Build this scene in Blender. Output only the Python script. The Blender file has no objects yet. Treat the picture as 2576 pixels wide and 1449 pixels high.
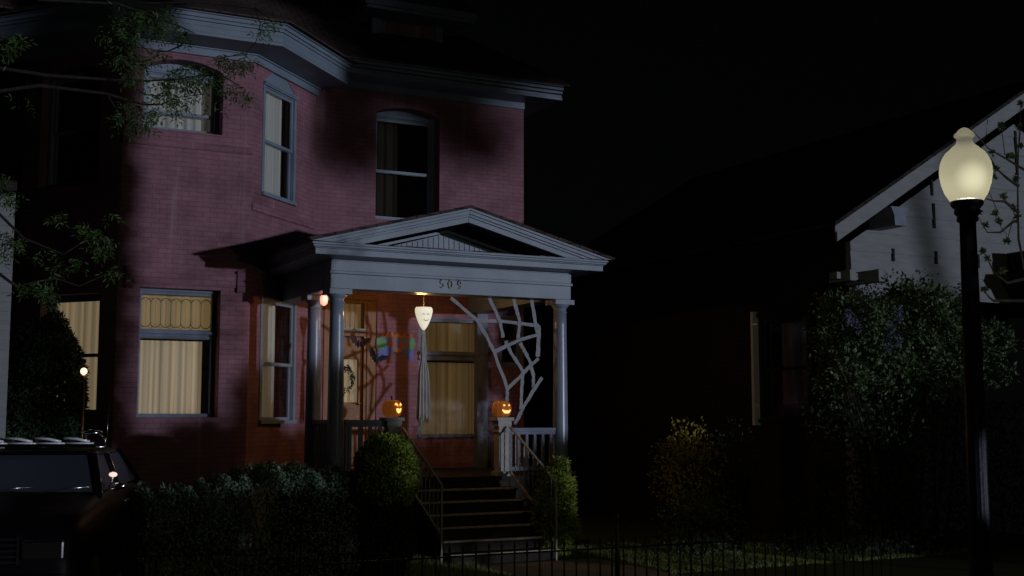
import bpy, math, random
from mathutils import Vector, Matrix
random.seed(7)
R = math.radians
sc = bpy.context.scene
COL = sc.collection

# ---------------------------------------------------------------- camera model
FPX = 3100.0; YAW = R(27); TILT = math.atan(325.5 / FPX); CAMZ = 1.95
sa, ca, st, ct = math.sin(YAW), math.cos(YAW), math.sin(TILT), math.cos(TILT)
F_ = Vector((sa*ct, ca*ct, st)); R_ = Vector((ca, -sa, 0)); U_ = R_.cross(F_)
CAM = Vector((0, 0, CAMZ))
def ray(px, py):
    return F_ + R_*((px-1288)/FPX) + U_*((724.5-py)/FPX)
def at(px, py, Y):                       # survey point: where the sight line meets the plane Y
    d = ray(px, py); return CAM + d*(Y/d.y)

# ---------------------------------------------------------------- mesh builder
class MB:
    def __init__(s, fr=None):
        s.v = []; s.f = []; s.sm = []; s.fr = fr
    def add(s, vs, fs, smooth=False):
        o = len(s.v)
        for p in vs:
            s.v.append(s.fr(*p) if s.fr else Vector(p))
        for f in fs:
            s.f.append([i+o for i in f]); s.sm.append(smooth)
    def box(s, x0, x1, y0, y1, z0, z1):
        s.add([(x0,y0,z0),(x1,y0,z0),(x1,y1,z0),(x0,y1,z0),(x0,y0,z1),(x1,y0,z1),(x1,y1,z1),(x0,y1,z1)],
              [(0,3,2,1),(4,5,6,7),(0,1,5,4),(1,2,6,5),(2,3,7,6),(3,0,4,7)])
        return s
    def bar(s, a, b, w, h, up=(0,0,1)):
        a = Vector(a); b = Vector(b); d = (b-a).normalized(); up = Vector(up)
        if abs(d.dot(up)) > .98: up = Vector((0,1,0))
        r = d.cross(up).normalized(); u = r.cross(d)
        vs = []
        for p in (a, b):
            for i, j in ((-1,-1),(1,-1),(1,1),(-1,1)):
                vs.append(p + r*(i*w/2) + u*(j*h/2))
        s.add(vs, [(0,1,2,3),(7,6,5,4),(0,4,5,1),(1,5,6,2),(2,6,7,3),(3,7,4,0)]); return s
    def tube(s, pts, rad, n=8, cap=True):
        pts = [Vector(p) for p in pts]
        if not isinstance(rad, (list, tuple)): rad = [rad]*len(pts)
        vs = []; fs = []; ref = Vector((0.13, 0.2, 1)).normalized()
        for i, p in enumerate(pts):
            d = (pts[min(i+1, len(pts)-1)] - pts[max(i-1, 0)]).normalized()
            rr = ref if abs(d.dot(ref)) < .95 else Vector((1,0,0))
            a = d.cross(rr).normalized(); b = d.cross(a)
            for k in range(n):
                t = 2*math.pi*k/n
                vs.append(p + (a*math.cos(t) + b*math.sin(t))*rad[i])
        for i in range(len(pts)-1):
            for k in range(n):
                k2 = (k+1) % n
                fs.append((i*n+k, i*n+k2, (i+1)*n+k2, (i+1)*n+k))
        if cap:
            fs.append(tuple(range(n-1, -1, -1))); fs.append(tuple((len(pts)-1)*n+k for k in range(n)))
        s.add(vs, fs, True); return s
    def lathe(s, prof, c=(0,0,0), n=20, sq=1.0, lobes=0, amp=0):
        vs = []; fs = []
        for r, z in prof:
            for k in range(n):
                t = 2*math.pi*k/n
                q = r*(1 - amp*(0.5+0.5*math.cos(lobes*t))) if lobes else r
                vs.append((c[0]+q*math.cos(t), c[1]+q*math.sin(t)*sq, c[2]+z))
        for i in range(len(prof)-1):
            for k in range(n):
                k2 = (k+1) % n
                fs.append((i*n+k, i*n+k2, (i+1)*n+k2, (i+1)*n+k))
        fs.append(tuple(range(n-1, -1, -1))); fs.append(tuple((len(prof)-1)*n+k for k in range(n)))
        s.add(vs, fs, True); return s
    def prism(s, poly, y0, y1):          # poly in (x,z), extruded along y
        n = len(poly)
        vs = [(x, y0, z) for x, z in poly] + [(x, y1, z) for x, z in poly]
        fs = [tuple(range(n)), tuple(range(2*n-1, n-1, -1))]
        for i in range(n):
            j = (i+1) % n; fs.append((j, i, i+n, j+n))
        s.add(vs, fs); return s
    def build(s, name, mat, parent=None, loc=None, bev=0, uv=True, uvt=None):
        me = bpy.data.meshes.new(name)
        o = bpy.data.objects.new(name, me); COL.objects.link(o)
        off = Vector((0,0,0))
        if parent is not None: off = root_off(parent)
        if loc is not None:
            off = Vector(loc)
        me.from_pydata([tuple(p-off) for p in s.v], [], s.f)
        me.polygons.foreach_set('use_smooth', s.sm)
        me.validate(); me.update()
        me.materials.append(mat)
        if uv:
            ul = me.uv_layers.new(name='UVMap')
            for p in me.polygons:
                n = p.normal
                for li in p.loop_indices:
                    c = me.vertices[me.loops[li].vertex_index].co + off
                    if uvt is not None: ul.data[li].uv = (c.x*uvt.x + c.y*uvt.y, c.z)
                    elif abs(n.z) > .9: ul.data[li].uv = (c.x, c.y)
                    else:
                        t = Vector((-n.y, n.x, 0))
                        if t.length < 1e-6: t = Vector((1,0,0))
                        t.normalize(); sl = math.sqrt(max(1e-4, 1-n.z*n.z))
                        ul.data[li].uv = (c.x*t.x + c.y*t.y, c.z/sl)
        if parent is not None:
            o.parent = parent
            o['_x'] = 0; del o['_x']
        elif loc is not None:
            o.location = loc
        if bev:
            b = o.modifiers.new('bevel', 'BEVEL'); b.width = bev; b.segments = 2; b.limit_method = 'ANGLE'
        return o
def root_off(o):
    v = Vector((0,0,0))
    while o is not None:
        v += o.location; o = o.parent
    return v
def tag(o, label=None, cat=None, group=None, kind=None):
    if label: o['label'] = label
    if cat: o['category'] = cat
    if group: o['group'] = group
    if kind: o['kind'] = kind
    return o
def empty(name, loc, label, cat, group=None):
    o = bpy.data.objects.new(name, None); COL.objects.link(o); o.location = loc
    o.empty_display_size = .1
    return tag(o, label, cat, group)
def copy_tree(o, parent=None):
    c = o.copy(); COL.objects.link(c); c.parent = parent
    for ch in list(o.children): copy_tree(ch, c)
    return c

# ---------------------------------------------------------------- materials
def mat(name, col, rough=.8, col2=None, scale=6, bump=0, bscale=40, metal=0, spec=.3, stretch=None, coat=0):
    m = bpy.data.materials.new(name); m.use_nodes = True
    nt = m.node_tree; b = nt.nodes['Principled BSDF']
    b.inputs['Roughness'].default_value = rough; b.inputs['Metallic'].default_value = metal
    b.inputs['Specular IOR Level'].default_value = spec
    b.inputs['Coat Weight'].default_value = coat
    tc = nt.nodes.new('ShaderNodeTexCoord'); mp = nt.nodes.new('ShaderNodeMapping')
    nt.links.new(tc.outputs['Object'], mp.inputs['Vector'])
    if stretch: mp.inputs['Scale'].default_value = stretch
    if col2:
        n = nt.nodes.new('ShaderNodeTexNoise'); n.inputs['Scale'].default_value = scale; n.inputs['Detail'].default_value = 6
        nt.links.new(mp.outputs['Vector'], n.inputs['Vector'])
        r = nt.nodes.new('ShaderNodeValToRGB'); r.color_ramp.elements[0].position = .35; r.color_ramp.elements[1].position = .68
        r.color_ramp.elements[0].color = (*col, 1); r.color_ramp.elements[1].color = (*col2, 1)
        nt.links.new(n.outputs['Fac'], r.inputs['Fac']); nt.links.new(r.outputs['Color'], b.inputs['Base Color'])
    else: b.inputs['Base Color'].default_value = (*col, 1)
    if bump:
        n2 = nt.nodes.new('ShaderNodeTexNoise'); n2.inputs['Scale'].default_value = bscale; n2.inputs['Detail'].default_value = 5
        nt.links.new(mp.outputs['Vector'], n2.inputs['Vector'])
        bp = nt.nodes.new('ShaderNodeBump'); bp.inputs['Strength'].default_value = bump; bp.inputs['Distance'].default_value = .01
        nt.links.new(n2.outputs['Fac'], bp.inputs['Height']); nt.links.new(bp.outputs['Normal'], b.inputs['Normal'])
    return m
def brickmat(name, c1, c2, cm, bw=.21, bh=.072, ms=.007, bump=.3, rough=.75, streak=False, offset=.5):
    m = bpy.data.materials.new(name); m.use_nodes = True
    nt = m.node_tree; b = nt.nodes['Principled BSDF']; b.inputs['Roughness'].default_value = rough
    b.inputs['Specular IOR Level'].default_value = .25
    uv = nt.nodes.new('ShaderNodeUVMap'); uv.uv_map = 'UVMap'
    nz = nt.nodes.new('ShaderNodeTexNoise'); nz.inputs['Scale'].default_value = 3.0; nz.inputs['Detail'].default_value = 3
    nt.links.new(uv.outputs['UV'], nz.inputs['Vector'])
    mx = nt.nodes.new('ShaderNodeMix'); mx.data_type = 'RGBA'; mx.blend_type = 'ADD'; mx.inputs['Factor'].default_value = .012
    nt.links.new(uv.outputs['UV'], mx.inputs[6]); nt.links.new(nz.outputs['Color'], mx.inputs[7])
    br = nt.nodes.new('ShaderNodeTexBrick'); br.offset = offset
    br.inputs['Scale'].default_value = 1; br.inputs['Brick Width'].default_value = bw; br.inputs['Row Height'].default_value = bh
    br.inputs['Mortar Size'].default_value = ms; br.inputs['Mortar Smooth'].default_value = .4
    br.inputs['Color1'].default_value = (*c1,1); br.inputs['Color2'].default_value = (*c2,1); br.inputs['Mortar'].default_value = (*cm,1)
    nt.links.new(mx.outputs[2], br.inputs['Vector'])
    n = nt.nodes.new('ShaderNodeTexNoise'); n.inputs['Scale'].default_value = 1.6; n.inputs['Detail'].default_value = 8; n.inputs['Roughness'].default_value = .65
    nt.links.new(uv.outputs['UV'], n.inputs['Vector'])
    mr = nt.nodes.new('ShaderNodeMapRange'); mr.inputs[1].default_value = .3; mr.inputs[2].default_value = .7; mr.inputs[3].default_value = .64; mr.inputs[4].default_value = 1.22
    nt.links.new(n.outputs['Fac'], mr.inputs[0])
    m2 = nt.nodes.new('ShaderNodeMix'); m2.data_type = 'RGBA'; m2.blend_type = 'MULTIPLY'; m2.inputs['Factor'].default_value = 1
    nt.links.new(br.outputs['Color'], m2.inputs[6]); nt.links.new(mr.outputs[0], m2.inputs[7])
    last = m2.outputs[2]
    if streak:                                       # pale lime runs down the painted brick
        mp = nt.nodes.new('ShaderNodeMapping'); mp.inputs['Scale'].default_value = (6.5, .32, 1)
        nt.links.new(uv.outputs['UV'], mp.inputs['Vector'])
        n3 = nt.nodes.new('ShaderNodeTexNoise'); n3.inputs['Scale'].default_value = 1; n3.inputs['Detail'].default_value = 5
        nt.links.new(mp.outputs['Vector'], n3.inputs['Vector'])
        r3 = nt.nodes.new('ShaderNodeMapRange'); r3.inputs[1].default_value = .60; r3.inputs[2].default_value = .76; r3.inputs[3].default_value = 0; r3.inputs[4].default_value = .5
        nt.links.new(n3.outputs['Fac'], r3.inputs[0])
        m3 = nt.nodes.new('ShaderNodeMix'); m3.data_type = 'RGBA'; nt.links.new(r3.outputs[0], m3.inputs['Factor'])
        nt.links.new(last, m3.inputs[6]); m3.inputs[7].default_value = (.42,.33,.38,1); last = m3.outputs[2]
    nt.links.new(last, b.inputs['Base Color'])
    n4 = nt.nodes.new('ShaderNodeTexNoise'); n4.inputs['Scale'].default_value = 38; n4.inputs['Detail'].default_value = 4
    nt.links.new(uv.outputs['UV'], n4.inputs['Vector'])
    ad = nt.nodes.new('ShaderNodeMath'); ad.operation = 'MULTIPLY_ADD'; ad.inputs[1].default_value = -1.4
    nt.links.new(br.outputs['Fac'], ad.inputs[0]); nt.links.new(n4.outputs['Fac'], ad.inputs[2])
    bp = nt.nodes.new('ShaderNodeBump'); bp.inputs['Strength'].default_value = bump; bp.inputs['Distance'].default_value = .008
    nt.links.new(ad.outputs[0], bp.inputs['Height']); nt.links.new(bp.outputs['Normal'], b.inputs['Normal'])
    return m
def emit(name, col, s, base=(.5,.5,.5)):
    m = mat(name, base, .6); b = m.node_tree.nodes['Principled BSDF']
    b.inputs['Emission Color'].default_value = (*col,1); b.inputs['Emission Strength'].default_value = s
    return m
def glassmat(name, tint=(.85,.88,.9), gl=.09):
    m = bpy.data.materials.new(name); m.use_nodes = True; nt = m.node_tree; nt.nodes.clear()
    o = nt.nodes.new('ShaderNodeOutputMaterial'); t = nt.nodes.new('ShaderNodeBsdfTransparent'); t.inputs[0].default_value = (*tint,1)
    g = nt.nodes.new('ShaderNodeBsdfGlossy'); g.inputs['Roughness'].default_value = .03
    mx = nt.nodes.new('ShaderNodeMixShader'); lw = nt.nodes.new('ShaderNodeLayerWeight'); lw.inputs[0].default_value = .25
    mr = nt.nodes.new('ShaderNodeMapRange'); mr.inputs[3].default_value = gl*.6; mr.inputs[4].default_value = .6
    nt.links.new(lw.outputs['Fresnel'], mr.inputs[0]); nt.links.new(mr.outputs[0], mx.inputs[0])
    nt.links.new(t.outputs[0], mx.inputs[1]); nt.links.new(g.outputs[0], mx.inputs[2]); nt.links.new(mx.outputs[0], o.inputs[0])
    return m
def curtainmat(name, col, ecol, es, sx=15, lo=.5):
    m = bpy.data.materials.new(name); m.use_nodes = True; nt = m.node_tree; b = nt.nodes['Principled BSDF']
    b.inputs['Roughness'].default_value = .95; b.inputs['Specular IOR Level'].default_value = .05
    uv = nt.nodes.new('ShaderNodeUVMap'); uv.uv_map = 'UVMap'; mp = nt.nodes.new('ShaderNodeMapping'); mp.inputs['Scale'].default_value = (sx, .06, 1)
    nt.links.new(uv.outputs['UV'], mp.inputs['Vector'])
    n = nt.nodes.new('ShaderNodeTexNoise'); n.inputs['Scale'].default_value = 1; n.inputs['Detail'].default_value = 2.5; n.inputs['Roughness'].default_value = .5
    nt.links.new(mp.outputs['Vector'], n.inputs['Vector'])
    mr = nt.nodes.new('ShaderNodeMapRange'); mr.inputs[1].default_value = .3; mr.inputs[2].default_value = .7; mr.inputs[3].default_value = es*lo; mr.inputs[4].default_value = es*1.5
    nt.links.new(n.outputs['Fac'], mr.inputs[0]); nt.links.new(mr.outputs[0], b.inputs['Emission Strength'])
    n2 = nt.nodes.new('ShaderNodeTexNoise'); n2.inputs['Scale'].default_value = .5; nt.links.new(mp.outputs['Vector'], n2.inputs['Vector'])
    mx = nt.nodes.new('ShaderNodeMix'); mx.data_type = 'RGBA'; nt.links.new(n2.outputs['Fac'], mx.inputs['Factor'])
    mx.inputs[6].default_value = (*ecol, 1); mx.inputs[7].default_value = (ecol[0]*.95, ecol[1]*.8, ecol[2]*.75, 1)
    nt.links.new(mx.outputs[2], b.inputs['Emission Color'])
    m3 = nt.nodes.new('ShaderNodeMix'); m3.data_type = 'RGBA'; nt.links.new(n.outputs['Fac'], m3.inputs['Factor'])
    m3.inputs[6].default_value = (*[c*.55 for c in col], 1); m3.inputs[7].default_value = (*[min(1,c*1.15) for c in col], 1)
    nt.links.new(m3.outputs[2], b.inputs['Base Color'])
    return m

M = {}
M['brick'] = brickmat('painted_brick', (.30,.15,.19), (.265,.13,.168), (.21,.10,.132), streak=True)
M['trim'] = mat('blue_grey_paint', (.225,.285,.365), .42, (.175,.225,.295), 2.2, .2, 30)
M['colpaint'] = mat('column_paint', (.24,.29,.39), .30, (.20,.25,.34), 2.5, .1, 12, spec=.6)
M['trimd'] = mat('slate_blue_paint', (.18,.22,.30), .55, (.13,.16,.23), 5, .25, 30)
M['porchwhite'] = mat('newel_paint', (.42,.42,.40), .6, (.33,.33,.32), 7, .2, 30)
M['shingle'] = brickmat('roof_shingle', (.09,.06,.06), (.07,.05,.05), (.03,.02,.02), .24, .13, .012, .9, .9)
M['shinglered'] = brickmat('ledge_shingle', (.22,.15,.14), (.18,.12,.11), (.02,.015,.015), .24, .4, .014, .9, .9)
M['glass'] = glassmat('window_glass')
M['dark'] = mat('shade_black', (.006,.006,.006), 1.0, spec=0)  # near-black, shade put into the colour
M['wood'] = mat('varnished_oak', (.26,.12,.04), .45, (.17,.075,.025), 4, .2, 30, stretch=(8,8,.8))
M['lace_lit'] = curtainmat('lit_curtain', (.50,.45,.36), (1,.79,.46), .17)
M['lace_dim'] = curtainmat('dim_curtain', (.30,.27,.20), (1,.66,.26), .05)
M['lace_pale'] = curtainmat('pale_curtain', (.6,.62,.58), (1,.92,.75), .035)  # slight emission added to brighten these unlit curtains
M['lace_dark'] = curtainmat('brown_curtain', (.04,.035,.026), (1,.8,.5), .002)
M['amber'] = curtainmat('amber_blind', (.4,.33,.2), (1,.70,.30), .13, 9)
M['lead'] = mat('lead_came', (.06,.06,.055), .5)
M['concrete'] = mat('step_concrete', (.20,.19,.17), .9, (.14,.13,.12), 9, .5, 60)
M['iron'] = mat('black_iron', (.008,.009,.013), .5, (.014,.013,.014), 30, .3, 60, metal=.3)
M['rail'] = mat('grey_rail_paint', (.36,.36,.32), .5, (.28,.28,.25), 20, .2, 60)
M['blackpost'] = mat('lamp_post_paint', (.012,.015,.028), .5, (.02,.024,.04), 12, .3, 40, spec=.4)
M['white'] = mat('white_clapboard', (.25,.27,.28), .7, (.20,.22,.235), 3, .2, 20, stretch=(1,1,5))
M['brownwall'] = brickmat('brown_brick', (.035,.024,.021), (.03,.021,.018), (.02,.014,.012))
M['darkroof'] = brickmat('dark_roof', (.03,.028,.028), (.025,.024,.024), (.01,.01,.01), .25, .14, .012, .8, .9)
M['leaf'] = mat('ash_leaf', (.020,.048,.012), .55, (.048,.098,.018), 4)
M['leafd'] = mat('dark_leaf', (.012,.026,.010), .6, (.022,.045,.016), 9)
M['hedge'] = mat('hedge_leaf', (.12,.20,.13), .55, (.24,.35,.24), 7)
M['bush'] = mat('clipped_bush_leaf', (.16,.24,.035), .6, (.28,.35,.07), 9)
M['conifer'] = mat('conifer_foliage', (.025,.055,.025), .7, (.05,.09,.045), 10)
M['yellow'] = mat('yellow_leaf', (.36,.32,.04), .6, (.25,.22,.04), 10)
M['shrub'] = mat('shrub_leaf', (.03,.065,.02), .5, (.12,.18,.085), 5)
M['lilac'] = mat('lilac_blossom', (.20,.22,.36), .7, (.14,.16,.28), 12)
M['bark'] = mat('bark', (.03,.024,.022), .95, (.014,.012,.011), 14, .8, 40)
M['grass'] = mat('lawn_soil', (.06,.085,.025), .95, (.09,.11,.04), 14, .8, 60)
M['blade'] = mat('grass_blade', (.14,.19,.05), .7, (.20,.24,.08), 3)
M['lit_edge'] = mat('lit_step_edge', (.5,.47,.38), .8, (.3,.28,.22), 12)  # pale tone stands in for light caught on the tread edges
M['casing'] = mat('lit_casing_paint', (.8,.82,.85), .6)  # bright tone, light painted onto one casing edge
M['shade_brown'] = mat('shade_brown_paint', (.028,.022,.018), .8, (.018,.015,.013), 9, .4, 50)  # dark brown stands in for shade on risers, porch floor and side window
M['walk'] = mat('walk_concrete', (.34,.32,.28), .9, (.26,.24,.21), 5, .4, 60)
M['asphalt'] = mat('asphalt', (.045,.045,.048), .9, (.035,.035,.037), 8, .6, 80)
M['pumpkin'] = mat('pumpkin_skin', (.55,.20,.04), .45, (.42,.14,.03), 12, .2, 30)
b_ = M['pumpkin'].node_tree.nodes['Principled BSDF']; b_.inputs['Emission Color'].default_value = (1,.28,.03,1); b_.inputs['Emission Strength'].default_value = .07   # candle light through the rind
M['stem'] = mat('pumpkin_stem', (.12,.11,.04), .8)
M['flame'] = emit('candle_glow', (1,.46,.09), 2.2)
M['tape'] = mat('web_tape', (.36,.38,.42), .7, (.26,.28,.33), 24, .6, 90)
M['cloth'] = mat('gauze_cloth', (.68,.66,.64), .95, (.5,.48,.48), 6, .3, 30, stretch=(6,6,1))
M['carpaint'] = mat('black_car_paint', (.003,.003,.005), .45, spec=.06)
M['chrome'] = mat('chrome', (.75,.76,.8), .16, metal=1)
M['lens'] = mat('glint_lens_paint', (.72,.75,.85), .2, spec=.8)  # pale diffuse colour stands in for chrome glints
M['carglass'] = mat('car_window', (.05,.06,.09), .3, spec=.4)
M['rubber'] = mat('tyre_rubber', (.01,.01,.01), .9)
M['brass'] = mat('brass', (.5,.36,.12), .35, metal=1)
M['numeral'] = mat('numeral_metal', (.55,.53,.42), .4, metal=0)
M['batpurple'] = mat('bat_plastic', (.06,.02,.14), .4, (.02,.01,.05), 8)
M['batblue'] = mat('bat_blue_plastic', (.05,.09,.20), .35, (.02,.04,.09), 8)
M['batbrown'] = mat('bat_wing', (.05,.018,.012), .6)
M['black'] = mat('black_ink', (.008,.007,.007), .8)

# ---------------------------------------------------------------- wall panels with openings
class Panel:
    def __init__(s, p0, p1):
        s.p0 = Vector((p0[0], p0[1], 0)); d = Vector((p1[0]-p0[0], p1[1]-p0[1], 0))
        s.L = d.length; s.t = d.normalized(); s.n = Vector((s.t.y, -s.t.x, 0))   # n faces the viewer
    def fr(s, a, w, z):                 # a along, w outwards
        return s.p0 + s.t*a + s.n*w + Vector((0,0,z))
    def px(s, x, y):                    # sight line -> (a, z)
        d = ray(x, y); k = (s.p0 - CAM).dot(s.n)/d.dot(s.n); q = CAM + d*k
        return (q - s.p0).dot(s.t), q.z
    def wall(s, mb, z0, z1, ops, depth=.38, xe0=0, xe1=0):
        mb.fr = s.fr
        sa_ = sorted(set([-xe0, s.L+xe1] + [o[0] for o in ops] + [o[1] for o in ops]))
        zs = sorted(set([z0, z1] + [o[2] for o in ops] + [o[3] for o in ops]))
        for i in range(len(sa_)-1):
            for j in range(len(zs)-1):
                cx = (sa_[i]+sa_[i+1])/2; cz = (zs[j]+zs[j+1])/2
                if any(o[0] < cx < o[1] and o[2] < cz < o[3] for o in ops): continue
                mb.add([(sa_[i],0,zs[j]),(sa_[i+1],0,zs[j]),(sa_[i+1],0,zs[j+1]),(sa_[i],0,zs[j+1])], [(0,1,2,3)])
        for o in ops:
            a0, a1, b0, b1 = o[:4]; rise = o[4] if len(o) > 4 else 0
            N = 12 if rise else 1
            top = []
            for i in range(N+1):
                u = i/N; top.append((a0+(a1-a0)*u, b1 - rise*(2*u-1)**2))
            for i in range(N):
                (x0, h0), (x1, h1) = top[i], top[i+1]
                if rise: mb.add([(x0,0,h0),(x1,0,h1),(x1,0,b1),(x0,0,b1)], [(0,1,2,3)])
                mb.add([(x0,0,h0),(x0,-depth,h0),(x1,-depth,h1),(x1,0,h1)], [(0,1,2,3)])
            mb.add([(a0,0,b0),(a0,-depth,b0),(a0,-depth,b1-rise),(a0,0,b1-rise)], [(0,1,2,3)])
            mb.add([(a1,0,b0),(a1,0,b1-rise),(a1,-depth,b1-rise),(a1,-depth,b0)], [(0,1,2,3)])
            mb.add([(a0,0,b0),(a1,0,b0),(a1,-depth,b0),(a0,-depth,b0)], [(0,1,2,3)])

def sheet(P, a0, a1, z0, z1, w, n=48, amp=.018, folds=9, seed=1, bottom=None):
    rnd = random.Random(seed); mb = MB(P.fr); ph = rnd.random()*6; f2 = folds*(1.7+rnd.random()*.5)
    vs = []; rows = 6
    for j in range(rows+1):
        v = j/rows; z = z0+(z1-z0)*v
        for i in range(n+1):
            u = i/n
            y = w + amp*(math.sin(u*folds*6.28+ph+.5*math.sin(v*3+u*4)) + .5*math.sin(u*f2*6.28+ph*2))*(1-.35*v)
            vs.append((a0+(a1-a0)*u, y, z))
    fs = [(j*(n+1)+i, j*(n+1)+i+1, (j+1)*(n+1)+i+1, (j+1)*(n+1)+i) for j in range(rows) for i in range(n)]
    mb.add(vs, fs, True); return mb

def window(P, op, depth, kind, trim='trim', label=None, zr=None, zr2=None, lead=False, parent=None):
    """op = (a0,a1,z0,z1,rise)"""
    a0, a1, z0, z1 = op[:4]; rise = op[4] if len(op) > 4 else 0
    zt = z1 - rise; w0 = -depth; jw = .065
    f = MB(P.fr)
    f.box(a0, a0+jw, w0, w0+.09, z0, zt); f.box(a1-jw, a1, w0, w0+.09, z0, zt)
    f.box(a0+jw, a1-jw, w0-.01, w0+.075, zt-jw*.8, zt-.001)
    f.box(a0, a1, w0-.02, w0+.13, z0-.0, z0+.055)
    if rise:                                   # segmental head board and its moulding
        N = 12; lo = []; 
        for i in range(N):
            u0, u1 = i/N, (i+1)/N
            x0, x1 = a0+(a1-a0)*u0, a0+(a1-a0)*u1
            h0, h1 = z1-rise*(2*u0-1)**2, z1-rise*(2*u1-1)**2
            f.add([(x0,w0+.06,zt-.002),(x1,w0+.06,zt-.002),(x1,w0+.06,h1),(x0,w0+.06,h0)], [(0,1,2,3)])
        f.box(a0-.0, a1-.0, w0+.02, w0+.115, zt-.035, zt+.012)
        f.box(a0, a1, w0+.02, w0+.13, zt-.012, zt+.02)
    if kind == 'transom':
        f.box(a0+.002, a1-.002, w0, w0+.12, zr2, zr)
        f.box(a0+.004, a1-.05, w0+.0, w0+.17, zr-.07, zr-.02)
        f.box(a0+.004, a1-.05, w0+.0, w0+.145, zr2+.01, zr2+.03)
        f.box(a0, a1-.02, w0, w0+.15, z1-.08, z1-.035); f.box(a0, a1-.01, w0, w0+.17, z1-.035, z1-.002)
    wo = f.build('window', M[trim], parent, bev=.004)
    if label: wo['label'] = label
    s = MB(P.fr); ws = w0+.015
    if kind == 'hung':
        zm = zr if zr else (z0+zt)/2; q = .045
        for lo_, hi_, dw in ((zm-.02, zt-jw*.8, .02), (z0+.055, zm+.02, -.012)):
            s.box(a0+jw, a0+jw+q, ws+dw-.012, ws+dw+.018, lo_, hi_); s.box(a1-jw-q, a1-jw, ws+dw-.012, ws+dw+.018, lo_, hi_)
            s.box(a0+jw+q, a1-jw-q, ws+dw-.011, ws+dw+.017, lo_, lo_+q); s.box(a0+jw+q, a1-jw-q, ws+dw-.011, ws+dw+.017, hi_-q, hi_)
        s.build('sash', M[trim], wo)
    elif kind == 'transom' and lead:
        q = M['lead']; g = MB(P.fr); n = 7; aa, bb = a0+jw, a1-jw; wd = (bb-aa)/n; lo_, hi_ = zr+.03, z1-.12
        for i in range(n+1):
            x = aa+wd*i
            g.bar((x, ws+.002, lo_+wd*.5), (x, ws+.002, hi_-wd*.5), .006, .012)
        for i in range(n):
            for zz, sg in ((lo_+wd*.5, -1), (hi_-wd*.5, 1)):
                c = aa+wd*(i+.5); pts = [(c+wd*.5*math.cos(t), ws+.002, zz+sg*wd*.5*math.sin(t)) for t in [math.pi*k/8 for k in range(9)]]
                for k in range(8): g.bar(pts[k], pts[k+1], .006, .012)
        g.build('leading', q, wo)
    g = MB(P.fr)
    g.add([(a0+.02,ws-.008,z0+.03),(a1-.02,ws-.008,z0+.03),(a1-.02,ws-.008,zt-.02),(a0+.02,ws-.008,zt-.02)], [(0,1,2,3)])
    g.build('pane', M['glass'], wo)
    return wo
def curtain(P, a0, a1, z0, z1, w, m, label, seed, folds=9, amp=.018, group='curtains behind the windows of the brick house'):
    c = P.fr((a0+a1)/2, w, z0)
    o = sheet(P, a0, a1, z0, z1, w, 64, amp, folds, seed).build('curtain', M[m], None, loc=c, uvt=P.t)
    return tag(o, label, 'curtain', group)

# ---------------------------------------------------------------- BRICK HOUSE
Yp, Ym, Yb = 16.6, 19.5, 18.06
Xl, Xf, Xi = 2.91, 4.81, 6.25
FLOOR = at(1200, 1199, Yp-.12).z
Xr = at(1317, 400, Ym).x
PF = Panel((Xl, Yb), (Xf, Yb)); PR = Panel((Xf, Yb), (Xi, Ym)); PL = Panel((1.71, Ym), (Xl, Yb)); PM = Panel((Xi, Ym), (Xr, Ym))
Z_EAVE = at(1410, 246, Ym-.6).z
house = empty('brick_house', (Xi, Ym, 0), 'two storey house of dusky red painted brick with a columned front porch numbered 509', 'house')

def op(P, l, t, r, b, rise=0, tx=None):
    tx = tx or (l+r)/2
    a0 = P.px(l, (t+b)/2)[0]; a1 = P.px(r, (t+b)/2)[0]
    return (a0, a1, P.px(tx, b)[1], P.px(tx, t)[1], rise)
oFU = op(PF, 362, 150, 562, 330, .14)
oFL = op(PF, 348, 726, 552, 1050)
oRU = op(PR, 659, 184, 743, 506, .27)
oRL = op(PR, 652, 752, 742, 1066)
oLU = op(PL, 103, 165, 250, 466, .10)
oLL = op(PL, 97, 740, 246, 1048)
oMU = op(PM, 946, 272, 1106, 556, .12)
oMD = op(PM, 812, 748, 947, 1190); oMD = (oMD[0], oMD[1], FLOOR, oMD[3])
oMW = op(PM, 1052, 800, 1216, 1100)
oMS = op(PM, 1256, 792, 1318, 925)

w = MB()
PF.wall(w, 0, Z_EAVE+.1, [oFU, oFL]); PR.wall(w, 0, Z_EAVE+.1, [oRU, oRL]); PL.wall(w, 0, Z_EAVE+.1, [oLU, oLL]); PM.wall(w, 0, Z_EAVE+.1, [oMU, oMD, oMW, oMS], .38)
Panel((Xr, Ym), (Xr, 28)).wall(w, 0, Z_EAVE+.1, []); Panel((Xr, 28), (1.71, 28)).wall(w, 0, Z_EAVE+.1, []); Panel((1.71, 28), (1.71, Ym)).wall(w, 0, Z_EAVE+.1, [])
w.fr = None
w.build('wall', M['brick'], house)
# sill bands and lintel bands of projecting brick
for P, o, dz in ((PF, oFU, .10), (PR, oRU, .16)):
    bd = MB(P.fr); bd.box(-.0, P.L+.0, 0, .028, o[2]-.24-dz*.2, o[2]-.13-dz*.2); bd.build('brick_band', M['brick'], house, bev=.006)
bd = MB(PF.fr); zb = PF.px(400, 700)[1]
bd.box(.1, PF.L-.08, 0, .03, zb-.09, zb+.12)
for i in range(2): bd.box(.1-.002 if i == 0 else PF.L-.20, .22 if i == 0 else PF.L-.078, 0, .06, zb-.16, zb+.16)
bd.build('brick_band', M['brick'], house, bev=.006)
fd = MB()
for P in (PF, PR, PL): 
    fd.fr = P.fr; fd.box(0, P.L, .0, .10, 0, FLOOR-.15)
fd.build('foundation', M['concrete'], house)
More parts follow.
